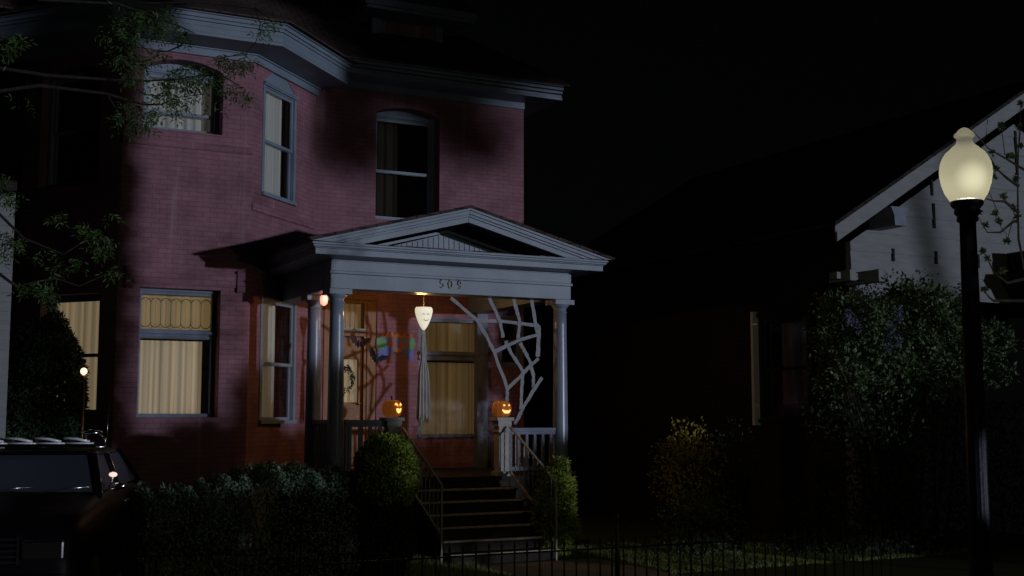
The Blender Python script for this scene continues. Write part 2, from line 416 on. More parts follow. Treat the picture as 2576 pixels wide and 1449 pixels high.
# interiors: dark rooms behind the openings
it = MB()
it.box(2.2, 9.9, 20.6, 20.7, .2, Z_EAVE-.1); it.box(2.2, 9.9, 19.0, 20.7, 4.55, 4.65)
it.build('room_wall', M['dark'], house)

# windows
window(PF, oFU, .34, 'hung', parent=house, zr=oFU[2]+.3*(oFU[3]-oFU[2]))
zr = PF.px(440, 826)[1]; zr2 = PF.px(440, 850)[1]
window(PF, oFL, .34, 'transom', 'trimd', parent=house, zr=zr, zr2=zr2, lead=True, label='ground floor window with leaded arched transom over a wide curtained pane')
window(PR, oRU, .07, 'hung', parent=house, zr=PR.px(690, 362)[1])
window(PR, oRL, .07, 'hung', parent=house, zr=PR.px(690, 916)[1])
window(PL, oLU, .24, 'hung', parent=house)
window(PL, oLL, .24, 'hung', parent=house)
window(PM, oMU, .32, 'hung', parent=house, zr=PM.px(1010, 427)[1])
zq = PM.px(1125, 884)[1]; zq2 = PM.px(1125, 908)[1]
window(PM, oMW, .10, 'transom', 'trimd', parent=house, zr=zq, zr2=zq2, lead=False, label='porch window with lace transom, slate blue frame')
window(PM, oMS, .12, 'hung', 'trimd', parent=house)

# curtains (things inside the house)
def cur(P, o, m, label, seed, l=0., r=1., b=0., t=1., w=-.43, folds=9, amp=.018):
    a0, a1, z0, z1 = o[:4]; da = a1-a0; dz = z1-z0
    return curtain(P, a0+da*l, a0+da*r, z0+dz*b+.02, z0+dz*t, w, m, label, seed, folds, amp)
cur(PF, oFU, 'lace_pale', 'pale lace curtain behind the upper bay window above the leafy branch', 3, .03, .97, folds=8)
dz = oFL[3]-oFL[2]
cur(PF, oFL, 'lace_lit', 'tall glowing cream curtain filling the big ground floor bay window', 4, .03, .86, 0, (zr2-oFL[2])/dz-.01, folds=13, amp=.022)
cur(PF, oFL, 'amber', 'amber lit blind behind the leaded transom of the bay window', 5, .03, .97, (zr-oFL[2])/dz-.03, .97, folds=5, amp=.008)
cur(PR, oRU, 'lace_pale', 'pale curtain covering two thirds of the tall arched side window upstairs', 6, .02, .74, folds=6, w=-.10, amp=.008)
cur(PR, oRL, 'lace_pale', 'white curtain drawn aside in the narrow bay window beside the porch', 7, .02, .56, 0, 1, folds=5, w=-.10, amp=.008)
cur(PL, oLL, 'lace_lit', 'lit curtain in the window half hidden by the dark conifer', 8, .0, .78, 0, 1, folds=3, w=-.34)
cur(PM, oMU, 'lace_dark', 'dull brown curtain at left in the dark upstairs window over the porch', 9, .04, .46, folds=3, w=-.41)
dz = oMW[3]-oMW[2]
cur(PM, oMW, 'lace_dim', 'dim gold curtain in the lower pane of the porch window', 10, .04, .97, 0, (zq2-oMW[2])/dz-.01, folds=8, w=-.2)
cur(PM, oMW, 'lace_dim', 'gathered lace behind the transom of the porch window', 11, .04, .97, (zq-oMW[2])/dz-.03, .97, folds=14, amp=.008, w=-.2)

# front door with frame, glass, transom
door = MB(PM.fr); a0, a1, z0, z1 = oMD[:4]
zd = PM.px(880, 846)[1]; zb2 = PM.px(880, 826)[1]
jl = a0+.12; jr = PM.px(916, 900)[0]
fr_ = MB(PM.fr)
fr_.box(a0, jl, -.16, .02, z0, z1); fr_.box(jr, a1, -.16, -.02, z0, z1); fr_.box(jr+.05, a1-.03, -.02, .0, z0, z1-.05)
fr_.box(jl, jr, -.14, -.03, z1-.09, z1-.001); fr_.box(jl, jr, -.14, .03, zd, zb2); fr_.box(a0, a1, -.10, .05, z1-.04, z1+.05)
do = fr_.build('door_frame', M['wood'], house, bev=.005)
df = MB(PM.fr); gx0, gx1 = jl+.15, PM.px(906, 950)[0]; gz0, gz1 = PM.px(880, 1012)[1], PM.px(880, 903)[1]
df.box(jl, jr, -.13, -.09, z0+.01, gz0); df.box(jl, jr, -.13, -.09, gz1, zd); df.box(jl, gx0, -.13, -.09, gz0, gz1); df.box(gx1, jr, -.13, -.09, gz0, gz1)
df.box(jl+.15, jr-.12, -.09, -.075, z0+.2, gz0-.1)
dd = df.build('door', M['wood'], house, bev=.004)
g = MB(PM.fr); g.add([(gx0,-.11,gz0),(gx1,-.11,gz0),(gx1,-.11,gz1),(gx0,-.11,gz1)], [(0,1,2,3)]); g.build('door_pane', M['glass'], dd)
g = MB(PM.fr); g.tube([PM.fr(jr-.06,-.09,gz0-.04)-Vector((0,0,0))], .02) if False else None
k = MB(); c = PM.fr(jr-.06, -.05, gz0-.02); k.lathe([(.001,-.028),(.02,-.02),(.028,0),(.02,.02),(.001,.028)], c, 10); k.build('door_knob', M['brass'], dd)
curtain(PM, gx0, gx1, gz0, gz1, -.16, 'lace_lit', 'white ruched lace over the front door glass', 12, 6, .01)
curtain(PM, jl, jr, zb2, z1-.09, -.17, 'lace_dim', 'gathered lace panel in the transom above the front door', 13, 7, .01)
tb = MB(PM.fr); tb.box(jl, jr-.02, -.03, .09, zb2-.06, zb2-.005); tb.build('transom_shelf', M['trim'], house)

# wreath on door
wr = MB()
cw = PM.fr((gx0+gx1)/2-.06, -.07, (gz0+gz1)/2+.02)
for i in range(150):
    t = random.random()*6.28; r_ = .13+random.gauss(0,.018); p = cw + Vector((math.cos(t)*r_, random.gauss(-.02,.012), math.sin(t)*r_*1.5))
    d = Vector((random.gauss(0,1), random.gauss(0,.5), random.gauss(0,1))).normalized()*.035; e = d.cross(Vector((0,1,.2))).normalized()*.012
    wr.add([p-d, p+e, p+d, p-e], [(0,1,2,3)])
tag(wr.build('wreath', M['leafd'], None, loc=cw), 'small dark leafy wreath on the lace glass of the front door', 'wreath')

# eaves, cornices, roofs ------------------------------------------------------
def offs(pts, d):                       # offset open polyline outward (towards viewer)
    out = []
    for i, p in enumerate(pts):
        ns = []
        if i > 0: t = (Vector(p)-Vector(pts[i-1])).normalized(); ns.append(Vector((t.y,-t.x)))
        if i < len(pts)-1: t = (Vector(pts[i+1])-Vector(p)).normalized(); ns.append(Vector((t.y,-t.x)))
        if len(ns) == 1: out.append(Vector(p)+ns[0]*d)
        else:
            b = (ns[0]+ns[1]).normalized(); out.append(Vector(p)+b*(d/max(.3, b.dot(ns[0]))))
    return out
def band(mb, base, o0, o1, z0, z1):     # solid strip following polyline between two offsets
    A = offs(base, o0); B = offs(base, o1)
    for i in range(len(base)-1):
        a, b, c, d = A[i], A[i+1], B[i+1], B[i]
        mb.add([(a.x,a.y,z0),(b.x,b.y,z0),(c.x,c.y,z0),(d.x,d.y,z0),(a.x,a.y,z1),(b.x,b.y,z1),(c.x,c.y,z1),(d.x,d.y,z1)],
               [(3,2,1,0),(4,5,6,7),(0,4,7,3),(1,2,6,5),(2,3,7,6),(0,1,5,4)])
base_bay = [(1.71-.3, Ym+.36), (Xl, Yb), (Xf, Yb), (Xi, Ym)]
base_main = [(Xi, Ym), (Xr, Ym)]
ZB = at(690, 106, Yb-.7).z
ZT = ZB+.34
fz = MB()
band(fz, base_bay, .0, .05, ZB-.15, ZB-.02); band(fz, base_bay, .05, .085, ZB-.045, ZB-.02)
band(fz, base_main, .0, .05, Z_EAVE-.14, Z_EAVE-.02)
fz.build('frieze_board', M['trim'], house, bev=.004)
cn = MB()
band(cn, base_bay, .0, .62, ZB-.02, ZB+.03)
for k in range(5): band(cn, base_bay, .56, (.62,.62,.635,.665,.70)[k], ZB+(.03,.12,.19,.235,.29)[k], (ZB+.12,ZB+.186,ZB+.235,ZB+.29,ZT)[k])
cn.build('bay_cornice', M['trim'], house, bev=.005)
cm_ = MB()
bm = [(Xi+.25, Ym), (Xr+.52, Ym)]
band(cm_, bm, -.02, .52, Z_EAVE-.02, Z_EAVE+.03)
for k in range(4): band(cm_, bm, .46, .50+.035*k, Z_EAVE+.03+.06*k, Z_EAVE+.03+.06*(k+1)-.012)
cm_.box(Xr, Xr+.52, Ym+.02, 28.5, Z_EAVE-.02, Z_EAVE+.03); cm_.box(Xr+.42, Xr+.56, Ym+.02, 28.5, Z_EAVE+.03, Z_EAVE+.26)
cm_.build('main_cornice', M['trim'], house, bev=.005)
# main hip roof
ze = Z_EAVE+.27; xr2 = Xr+.62; xl2 = 1.0; yf = Ym-.62; yb_ = 28.6; k_ = .76
run = (yb_-yf)/2
rf = MB()
pts = [(xl2,yf,ze),(xr2,yf,ze),(xr2,yb_,ze),(xl2,yb_,ze),(xr2-run,yf+run,ze+run*k_),(xl2+run*.8,yf+run,ze+run*k_)]
pts2 = [(p[0],p[1],p[2]-.05) for p in pts[:4]]
rf.add(pts+pts2, [(0,1,4,5),(1,2,4),(2,3,5,4),(3,0,5),(6,9,8,7),(0,6,7,1),(1,7,8,2),(2,8,9,3),(3,9,6,0)])
B = offs(base_bay, .78); zc = ZT+.005
apex = Vector(((Xl+Xf)/2, Ym+1.0)); za = zc+1.55
br_ = MB()
for i in range(3):
    a, b = B[i], B[i+1]
    br_.add([(a.x,a.y,zc),(b.x,b.y,zc),(apex.x,apex.y,za)], [(0,1,2)])
    br_.add([(a.x,a.y,zc-.04),(b.x,b.y,zc-.04),(b.x,b.y,zc),(a.x,a.y,zc)], [(0,1,2,3)])
b = B[3]; br_.add([(b.x,b.y,zc),(b.x+.2,b.y+1.8,zc+.9),(apex.x,apex.y,za)], [(0,1,2)])
roof = rf.build('roof', M['shingle'], house)
br_.build('bay_roof', M['shingle'], house)
# dormer
Yd = 19.85
x0, x1 = at(938, 90, Yd).x, at(1112, 90, Yd).x; zb0, zt0 = at(1030, 136, Yd).z, at(1030, 50, Yd).z
dm = MB(); dm.box(x0-.02, x0+.14, Yd, Yd+.1, zb0-.25, zt0+.1); dm.box(x1-.14, x1+.02, Yd, Yd+.1, zb0-.25, zt0+.1)
dm.box(x0, x1, Yd+.003, Yd+.1, zb0-.25, zb0+.05); dm.box(x0-.06, x1+.06, Yd-.05, Yd+.1, zt0, zt0+.1)
dm.box(x0-.02, x0+.02, Yd+.1, Yd+2.2, zb0-.2, zt0+.1); dm.box(x1-.02, x1+.02, Yd+.1, Yd+2.2, zb0-.2, zt0+.1)
zt1 = at(1120, 48, Yd-.5).z
dm.box(x0-.3, x1+.42, Yd-.5, Yd+2.4, zt1, zt1+.06); dm.box(x0-.34, x1+.46, Yd-.54, Yd+2.4, zt1+.06, zt1+.18)
dmo = dm.build('dormer', M['trimd'], house, bev=.004)
dr = MB(); dr.prism([(x0-.36, zt1+.18), (x1+.48, zt1+.18), ((x0+x1)/2, zt1+.85)], Yd-.56, Yd+3.5); dr.build('dormer_roof', M['shingle'], dmo)
dg = MB(); dg.box(x0+.2, x1-.2, Yd+.06, Yd+.075, zb0+.1, zt0-.05); dg.build('dormer_blind', M['lace_dark'], dmo)
ds = MB(); ds.box(x0+.14, x0+.2, Yd+.03, Yd+.08, zb0+.05, zt0); ds.box(x1-.2, x1-.14, Yd+.03, Yd+.08, zb0+.05, zt0); ds.box(x0+.2, x1-.2, Yd+.031, Yd+.079, zt0-.05, zt0); ds.box(x0+.2, x1-.2, Yd+.031, Yd+.079, zb0+.05, zb0+.1)
ds.build('dormer_sash', M['trimd'], dmo)

# PORCH ---------------------------------------------------------------------
Yfz = Yp-.17                                        # front face of the entablature
xa, xb = at(832, 690, Yfz).x, at(1436, 720, Yfz).x
zf0 = (at(836, 727, Yfz).z + at(1436, 752, Yfz).z)/2
zf1 = (at(836, 655, Yfz).z + at(1436, 690, Yfz).z)/2
zfm = at(838, 684, Yfz).z
en = MB()
en.box(xa, xb, Yfz, Yfz+.34, zf0, zfm-.02)
en.box(xa-.02, xb+.02, Yfz-.03, Yfz+.36, zfm-.02, zfm+.02)
en.box(xa-.0, xb+.0, Yfz-.012, Yfz+.35, zfm+.02, zf1)
for x in (xa, xb-.32):
    en.box(x, x+.32, Yfz+.36, Ym-.002, zf0, zf1)
en.build('entablature', M['trim'], house, bev=.006)
# ceiling
ce = MB(); ce.box(xa+.32, xb-.32, Yfz+.34, Ym-.004, zf0+.42, zf0+.46); ce.build('porch_ceiling', M['trim'], house)
# cornice
Yc = Yp-.62
xc0, xc1 = at(790, 620, Yc).x, at(1524, 670, Yc).x
zc0 = (at(793, 633, Yc).z + at(1522, 686, Yc).z)/2; zc1 = (at(787, 606, Yc).z+at(1535, 657, Yc).z)/2
co = MB(); h = zc1-zc0
co.box(xa+.02, xb-.02, Yfz+.02, Ym-.003, zf1-.0, zc0+.01)
co.box(xc0+.03, xc1-.03, Yc+.03, Ym-.004, zc0, zc0+h*.52)
co.box(xc0+.015, xc1-.015, Yc+.015, Ym-.005, zc0+h*.52, zc0+h*.62)
co.box(xc0-.01, xc1+.01, Yc-.01, Ym-.006, zc0+h*.62, zc0+h*.80)
co.box(xc0-.03, xc1+.03, Yc-.03, Ym-.007, zc0+h*.80, zc1)
co.build('porch_cornice', M['trim'], house, bev=.006)
# pediment: rakes, tympanum, shingled ledge
ap = at(1168, 523, Yc-.03); zap = ap.z; xap = (xc0+xc1)/2
xt0, xt1 = xc0-.06, xc1+.07; ztip = zc1+.005
sl = (zap-ztip)/(xap-xt0)
rk = MB()
def rake(mb, t0, t1, y0, y1, ins=0):
    # strip between heights t0 and t1 below the rake line, vertical measure
    for s_, xt in ((1, xt0), (-1, xt1)):
        L = [(xt+s_*(t1)/sl*1.0, ztip), (xap, zap-t1), (xap, zap-t0), (xt+s_*t0/sl, ztip)]
        if s_ < 0: L = L[::-1]
        mb.prism(L, y0, y1)
rake(rk, .0, .035, Yc-.075, Ym-.02); rake(rk, .035, .085, Yc-.05, Yc+.3); rake(rk, .085, .12, Yc-.025, Yc+.3); rake(rk, .12, .20, Yc, Yc+.08)
rk.build('pediment_rake', M['trim'], house, bev=.004)
rr = MB()
for s_, xt in ((1, xt0), (-1, xt1)):
    L = [(xt, ztip+.002), (xap, zap+.002), (xap, zap+.04), (xt-s_*.06, ztip+.03)]
    if s_ < 0: L = L[::-1]
    rr.prism(L, Yc-.09, Ym-.01)
rr.build('porch_roof', M['shingle'], house)
ty = MB(); Yt = Yp+.18
ty.prism([(xt0+.3/sl, ztip+.02), (xt1-.3/sl, ztip+.02), (xap, zap-.26)], Yt, Yt+.05)
n = int((xt1-xt0)/.085)
for i in range(n):
    x = xt0+.3+i*.085
    zt = zap-.28-abs(x-xap)*sl
    if zt > ztip+.06: ty.box(x-.007, x+.007, Yt-.012, Yt, ztip+.02, zt)
ty.build('tympanum', M['trim'], house)
tm = MB()
for s_, xt in ((1, xt0), (-1, xt1)):
    L = [(xt+s_*.27/sl, ztip+.02), (xap, zap-.25), (xap, zap-.21), (xt+s_*.23/sl, ztip+.02)]
    if s_ < 0: L = L[::-1]
    tm.prism(L, Yt-.05, Yt+.001)
tm.build('tympanum_moulding', M['trim'], house)
lg = MB()
nn = 15; xs0, xs1 = xc0+.55, xc1-.05
for i in range(nn):                                      # separate ledge shingles with dark gaps
    a = xs0+(xs1-xs0)*i/nn; b2 = a+(xs1-xs0)/nn-.012; q = random.uniform(-.006,.006)
    lg.add([(a,Yc+.03,zc1+.012+q),(b2,Yc+.03,zc1+.012+q),(b2+.05,Yt-.02,zc1+.13+q),(a+.05,Yt-.02,zc1+.13+q),
            (a,Yc+.03,zc1),(b2,Yc+.03,zc1),(b2+.05,Yt-.02,zc1),(a+.05,Yt-.02,zc1)], [(0,1,2,3),(4,5,1,0),(5,6,2,1),(7,4,0,3)])
lg.build('ledge_shingles', M['shinglered'], house)

# house number 5 0 9
def digit(ch, cx, cz, h, y):
    w_ = h*.5; r = w_/2; g = MB(); pts = []
    if ch == '0': pts = [(cx+r*math.cos(t), y, cz+h/2*math.sin(t)) for t in [6.2832*k/20 for k in range(21)]]
    if ch == '5': pts = [(cx+r*.9,y,cz+h/2),(cx-r*.7,y,cz+h/2),(cx-r*.8,y,cz+h*.08)] + [(cx-r*.05+r*math.cos(t)*.95, y, cz-h*.2+h*.28*math.sin(t)) for t in [R(115-k*28) for k in range(10)]]
    if ch == '9': pts = [(cx+r*math.cos(t)*.9, y, cz+h*.22+h*.27*math.sin(t)) for t in [R(-20+k*30) for k in range(13)]] + [(cx+r*.9,y,cz+h*.2),(cx+r*.8,y,cz-h*.15),(cx+r*.1,y,cz-h*.45),(cx-r*.6,y,cz-h*.42)]
    g.tube(pts, .008, 6); return g
for ch, px in (('5', 1113), ('0', 1134), ('9', 1157)):
    p = at(px, 722, Yfz-.02)
    digit(ch, p.x, zf0+.14, .115, Yfz-.02).build('house_number', M['numeral'], house)

# floor and steps
ld = MB(); xs_l, xs_r = at(1030, 1199, Yp-.12).x, at(1286, 1200, Yp-.12).x
xpl, xpr = at(836, 1199, Yp-.1).x, at(1420, 1199, Yp-.1).x
ld.box(xpl, xpr, Yp-.12, Ym-.002, FLOOR-.06, FLOOR); ld.build('porch_floor', M['shade_brown'], house)  # floor takes the dark tone, its shade is in the colour
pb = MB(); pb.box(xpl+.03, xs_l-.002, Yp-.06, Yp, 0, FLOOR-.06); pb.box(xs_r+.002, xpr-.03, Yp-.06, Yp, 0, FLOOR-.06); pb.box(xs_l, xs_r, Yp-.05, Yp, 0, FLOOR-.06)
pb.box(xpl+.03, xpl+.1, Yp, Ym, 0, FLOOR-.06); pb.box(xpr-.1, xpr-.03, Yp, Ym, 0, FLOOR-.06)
pb.build('porch_skirt', M['brownwall'], house)  # darker brick than the walls stands in for shade here
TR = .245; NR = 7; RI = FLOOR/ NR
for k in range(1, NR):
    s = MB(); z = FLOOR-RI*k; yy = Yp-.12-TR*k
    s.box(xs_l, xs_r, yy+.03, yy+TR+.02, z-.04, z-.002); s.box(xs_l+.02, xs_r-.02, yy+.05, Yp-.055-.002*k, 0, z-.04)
    so_s = s.build('step', M['shade_brown'], house)
    s = MB(); s.box(xs_l-.004, xs_r+.004, yy-.002, yy+.03, z-.028, z); s.build('lit_nosing', M['lit_edge'], so_s, bev=.007)  # pale strip paints the lit edge of each tread

# columns
def column(x, y, ztop, lab=None):
    h = ztop-FLOOR; r0, r1 = .118, .098
    prof = [(r0*(1-.0*i) + (r1-r0)*(i/12)**1.6, FLOOR+.12+(h-.30)*i/12) for i in range(13)]
    c = MB(); c.lathe(prof, (x, y, 0), 28); o = c.build('column', M['colpaint'], house)
    cp = MB(); cp.lathe([(r1,ztop-.20),(r1+.012,ztop-.195),(r1+.012,ztop-.18),(r1,ztop-.175),(r1,ztop-.13),(r1+.03,ztop-.10),(r1+.045,ztop-.075)], (x,y,0), 28)
    cp.box(x-.165, x+.165, y-.165, y+.165, ztop-.075, ztop-.002); cp.build('capital', M['trim'], o)
    bs = MB(); bs.lathe([(r0+.05,FLOOR+.05),(r0+.05,FLOOR+.08),(r0+.02,FLOOR+.10),(r0+.0,FLOOR+.125)], (x,y,0), 28); bs.box(x-.17,x+.17,y-.17,y+.17,FLOOR+.001,FLOOR+.05); bs.build('column_base', M['trim'], o)
xcl = at(846, 900, Yp).x; xcr = at(1409, 900, Yp).x
column(xcl, Yp, zf0); column(xcr, Yp, zf0)
column(xcl, 17.62, zf0)
pil = MB(); pil.box(xcr-.1, xcr+.1, Ym-.14, Ym-.003, FLOOR, zf0); pil.build('pilaster', M['trimd'], house)

# newels and wooden porch railing
xnl, xnr = at(985, 1130, Yp-.06).x, at(1262, 1130, Yp-.06).x
znt = at(1262, 1050, Yp-.06).z
for x in (xnl, xnr):
    nw = MB(); nw.box(x-.085, x+.085, Yp-.145, Yp+.025, FLOOR+.001, znt-.05); nw.box(x-.12, x+.12, Yp-.18, Yp+.06, FLOOR+.001, FLOOR+.07)
    nw.box(x-.14, x+.14, Yp-.2, Yp+.08, znt-.05, znt); nw.box(x-.11, x+.11, Yp-.17, Yp+.05, znt-.13, znt-.05)
    nw.box(x-.10, x+.10, Yp-.16, Yp+.04, znt-.22, znt-.19)
    nw.build('newel_post', M['porchwhite'], house, bev=.004)
def balustrade(x0, x1, y, m):
    zt = at(1000, 1056, Yp).z if x1 < 8 else at(1340, 1076, Yp).z
    r_ = MB(); r_.box(x0, x1, y-.045, y+.045, zt-.05, zt); r_.box(x0, x1, y-.03, y+.03, zt-.10, zt-.05); r_.box(x0, x1, y-.035, y+.035, FLOOR+.07, FLOOR+.13); r_.box(x0, x0+.04, y-.028, y+.028, FLOOR+.1, zt-.03)
    o = r_.build('porch_railing', M[m], house, bev=.004)
    n = max(2, int((x1-x0)/.128))
    for i in range(n):
        x = x0+(x1-x0)*(i+.5)/n
        b = MB(); b.box(x-.022, x+.022, y-.02, y+.02, FLOOR+.13, zt-.10); b.build('baluster', M[m], o)
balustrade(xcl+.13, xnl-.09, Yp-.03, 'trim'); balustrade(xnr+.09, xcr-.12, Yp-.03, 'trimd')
# side railing, left side, between the columns and to the wall
sr = MB(); zt = at(1000, 1056, Yp).z
sr.box(xcl-.04, xcl+.04, Yp+.14, 17.5, zt-.06, zt); sr.box(xcl-.035, xcl+.035, Yp+.14, 17.5, FLOOR+.07, FLOOR+.12); sr.box(xcl-.037, xcl+.037, Yp+.139, Yp+.18, FLOOR+.075, zt-.01); so = sr.build('porch_railing', M['trim'], house)
for i in range(5):
    b = MB(); yy = Yp+.26+i*.14; b.box(xcl-.02, xcl+.02, yy-.02, yy+.02, FLOOR+.12, zt-.06); b.build('baluster', M['trim'], so)

# iron stair railings -------------------------------------------------------
def stair_rail(x, label, ang=0, n=11):
    y0 = Yp-.22; y1 = Yp-.12-TR*6.1
    zt0 = at(1276, 1074, y0).z; zt1_ = at(1382, 1213, y1).z
    zb0_ = at(1271, 1188, y0).z; zb1 = at(1384, 1338, y1).z
    o = empty('stair_railing', (x, y0, 0), label, 'railing', 'iron railings of the front steps')
    a = MB(); a.bar((x,y0,zt0),(x,y1,zt1_),.034,.022); a.build('handrail', M['rail'], o, bev=.003)
    a = MB(); a.bar((x,y0,zb0_),(x,y1,zb1),.03,.03); a.build('bottom_rail', M['rail'], o)
    for i in range(n):
        t = (i+.3)/(n-.7); y = y0+(y1-y0)*t; z0_ = zb0_+(zb1-zb0_)*t; z1_ = zt0+(zt1_-zt0)*t
        b = MB()
        if i == n-1: b.bar((x,y,0.0),(x,y,z1_),.022,.022)
        elif i % 2: b.bar((x,y,z0_),(x,y,z1_),.012,.012)
        else:
            m_ = 24; b.tube([(x+.0035*math.cos(j*1.6), y+.0035*math.sin(j*1.6), z0_+(z1_-z0_)*j/m_) for j in range(m_+1)], .0075, 5)
        b.build('rail_post' if i == n-1 else 'rail_bar', M['rail'], o)
    return o
stair_rail(xnr+.06, 'thin iron stair railing on the right, starting at the grinning pumpkin post')
stair_rail(xnl+.10, 'thin iron stair railing on the left of the front steps beside the round bush')

# DECORATIONS ---------------------------------------------------------------
def jack(x, z, s, face, yaw, label, tilt=0):
    o = empty('jack_o_lantern', (x, Yp-.06, z), label, 'pumpkin', 'carved pumpkins on the stair posts')
    N = 44; prof = [(.03,.01),(.09,.0),(.145,.025),(.172,.075),(.178,.13),(.168,.18),(.135,.222),(.085,.238),(.035,.225)]
    prof = [(r, q*1.22) for r, q in prof]; b = MB(); b.lathe([(r*s, q*s) for r, q in prof], (x, Yp-.06, z), N, lobes=11, amp=.07)
    bo = b.build('pumpkin_body', M['pumpkin'], o)
    ss = bo.modifiers.new('s', 'SUBSURF'); ss.levels = 1; ss.render_levels = 1
    t = MB(); t.tube([(x,Yp-.06,z+.27*s),(x-.006,Yp-.065,z+.31*s),(x-.018,Yp-.07,z+.35*s)], [.022*s,.014*s,.016*s], 7); t.build('stem', M['stem'], o)
    def pt(u, v, e=.004):                # u across face (radians), v height fraction
        zz = v*.29*s
        r = 0
        for i in range(len(prof)-1):
            if prof[i+1][1] >= v*.29 and i >= 1: 
                k = (v*.29-prof[i][1])/(prof[i+1][1]-prof[i][1]+1e-9); r = prof[i][0]+(prof[i+1][0]-prof[i][0])*k; break
        r = r*s+e; a_ = yaw+u
        return (x+r*math.sin(a_), Yp-.06-r*math.cos(a_), z+zz)
    fm = MB()
    for poly in face:
        top, bot = poly
        vs = [pt(u, v) for u, v in top] + [pt(u, v) for u, v in bot]; n = len(top)
        fm.add(vs, [(n+i, n+i+1, i+1, i) for i in range(n-1)])
    fm.build('carved_face', M['flame'], o)
eyeL = ([(-.42,.74),(-.28,.80),(-.14,.70)], [(-.42,.72),(-.28,.66),(-.14,.68)])
eyeR = ([(.14,.70),(.28,.80),(.42,.74)], [(.14,.68),(.28,.66),(.42,.72)])
mouthW = ([(-.5,.46),(-.3,.43),(-.2,.40),(0,.41),(.2,.40),(.3,.43),(.5,.46)], [(-.5,.42),(-.3,.27),(-.2,.24),(0,.25),(.2,.24),(.3,.27),(.5,.42)])
eyeLs = ([(-.40,.74),(-.28,.78),(-.18,.72)], [(-.40,.72),(-.28,.67),(-.18,.70)]); eyeRs = ([(.18,.72),(.28,.78),(.40,.74)], [(.18,.70),(.28,.67),(.40,.72)])
jack(xnr, znt, .86, [eyeLs, eyeRs, mouthW], R(5), 'carved orange pumpkin with a wide slot grin on the right stair post')
mouthO = ([(-.3,.50),(-.2,.53),(0,.46),(.2,.53),(.3,.50)], [(-.3,.42),(-.2,.30),(0,.22),(.2,.30),(.3,.42)])
eyeL2 = ([(-.46,.72),(-.32,.84),(-.12,.74)], [(-.46,.70),(-.30,.70),(-.12,.62)]); eyeR2 = ([(.12,.74),(.32,.84),(.46,.72)], [(.12,.62),(.30,.70),(.46,.70)])
jack(xnl, znt, .86, [eyeL2, eyeR2, mouthO], R(20), 'carved pumpkin with a round glowing mouth on the left stair post')

# ghost lantern with cloth tail
Yg = 17.0
gc = at(1066, 800, Yg)
gh = empty('ghost_lantern', gc, 'glowing white ghost lantern with a smiling face hanging from the porch ceiling', 'lantern')
hd = MB(); sc_ = Yg/ray(1066,800).y/FPX      # metres per pixel there
prof = [(3,-30),(9,-22),(15,-10),(20,4),(23,16),(22.5,24),(20,27),(8,28),(3,28)]
hd.lathe([(r*sc_*1.0, q*sc_) for r, q in prof], gc, 24, sq=.8)
M['ghost'] = emit('lantern_glow', (1,.93,.68), .62, (.8,.8,.75))
hd.build('lantern_head', M['ghost'], gh)
fcm = MB(); fy = gc.y
tocam = (CAM-gc); tocam.z = 0; tocam.normalize(); side = Vector((-tocam.y, tocam.x, 0))
def gface(ax, az):
    r = 23.5*sc_*.93 if az > 0 else 20*sc_*.93
    if az < -6: r = 17*sc_
    dd = math.sqrt(max(.0001, r*r-(ax*sc_)**2)); q = gc + side*(ax*sc_)*1 + Vector((0,0,az*sc_)); q = q + tocam*(dd+.001); return q
for pts_ in ([(-3,7),(0,10),(3,7)], [(8,7),(11,10),(14,7)]):
    P_ = [gface(*p) for p in pts_]; fcm.tube(P_, .0045, 5)
fcm.tube([gface(*p) for p in [(0,-4),(3,-7),(7,-8),(11,-6),(12,-3)]], .0045, 5)
fcm.build('drawn_face', M['black'], gh)
ch = MB(); zt = zf0+.42
zz = gc.z+28*sc_
i = 0
while zz < zt-.02:
    ch.tube([(gc.x+.011*math.cos(t)*(1 if i % 2 else .2), gc.y+.011*math.cos(t)*(.2 if i % 2 else 1), zz+.018+.019*math.sin(t)) for t in [6.2832*k/8 for k in range(9)]], .003, 5)
    zz += .03; i += 1
ch.build('hanging_chain', M['brass'], gh)
cl = MB()                                        # gathered gauze tail, knotted once
cols = 28; rows = 16; vs = []
for j in range(rows+1):
    v = j/rows; z = gc.z-30*sc_ - v*(at(1066,832,Yg).z-at(1066,1058,Yg).z)
    wd = (3 + 13*v + 3*math.sin(v*3) - 5*math.exp(-((v-.33)/.07)**2))*sc_
    for i in range(cols+1):
        u = i/cols*2-1
        ph = u*11 + .5*math.sin(v*4)
        z2 = z + (.06*math.sin(i*1.9)+.03*math.sin(i*4.1))*(v**4)
        vs.append((gc.x + (u*wd + .35*sc_*5*v*math.sin(3*v)) , gc.y + .028*math.sin(ph)*(0.3+v), z2))
cl.add(vs, [(j*(cols+1)+i, j*(cols+1)+i+1, (j+1)*(cols+1)+i+1, (j+1)*(cols+1)+i) for j in range(rows) for i in range(cols)], True)
clo = cl.build('cloth_tail', M['cloth'], gh)
so_ = clo.modifiers.new('s', 'SOLIDIFY'); so_.thickness = .004
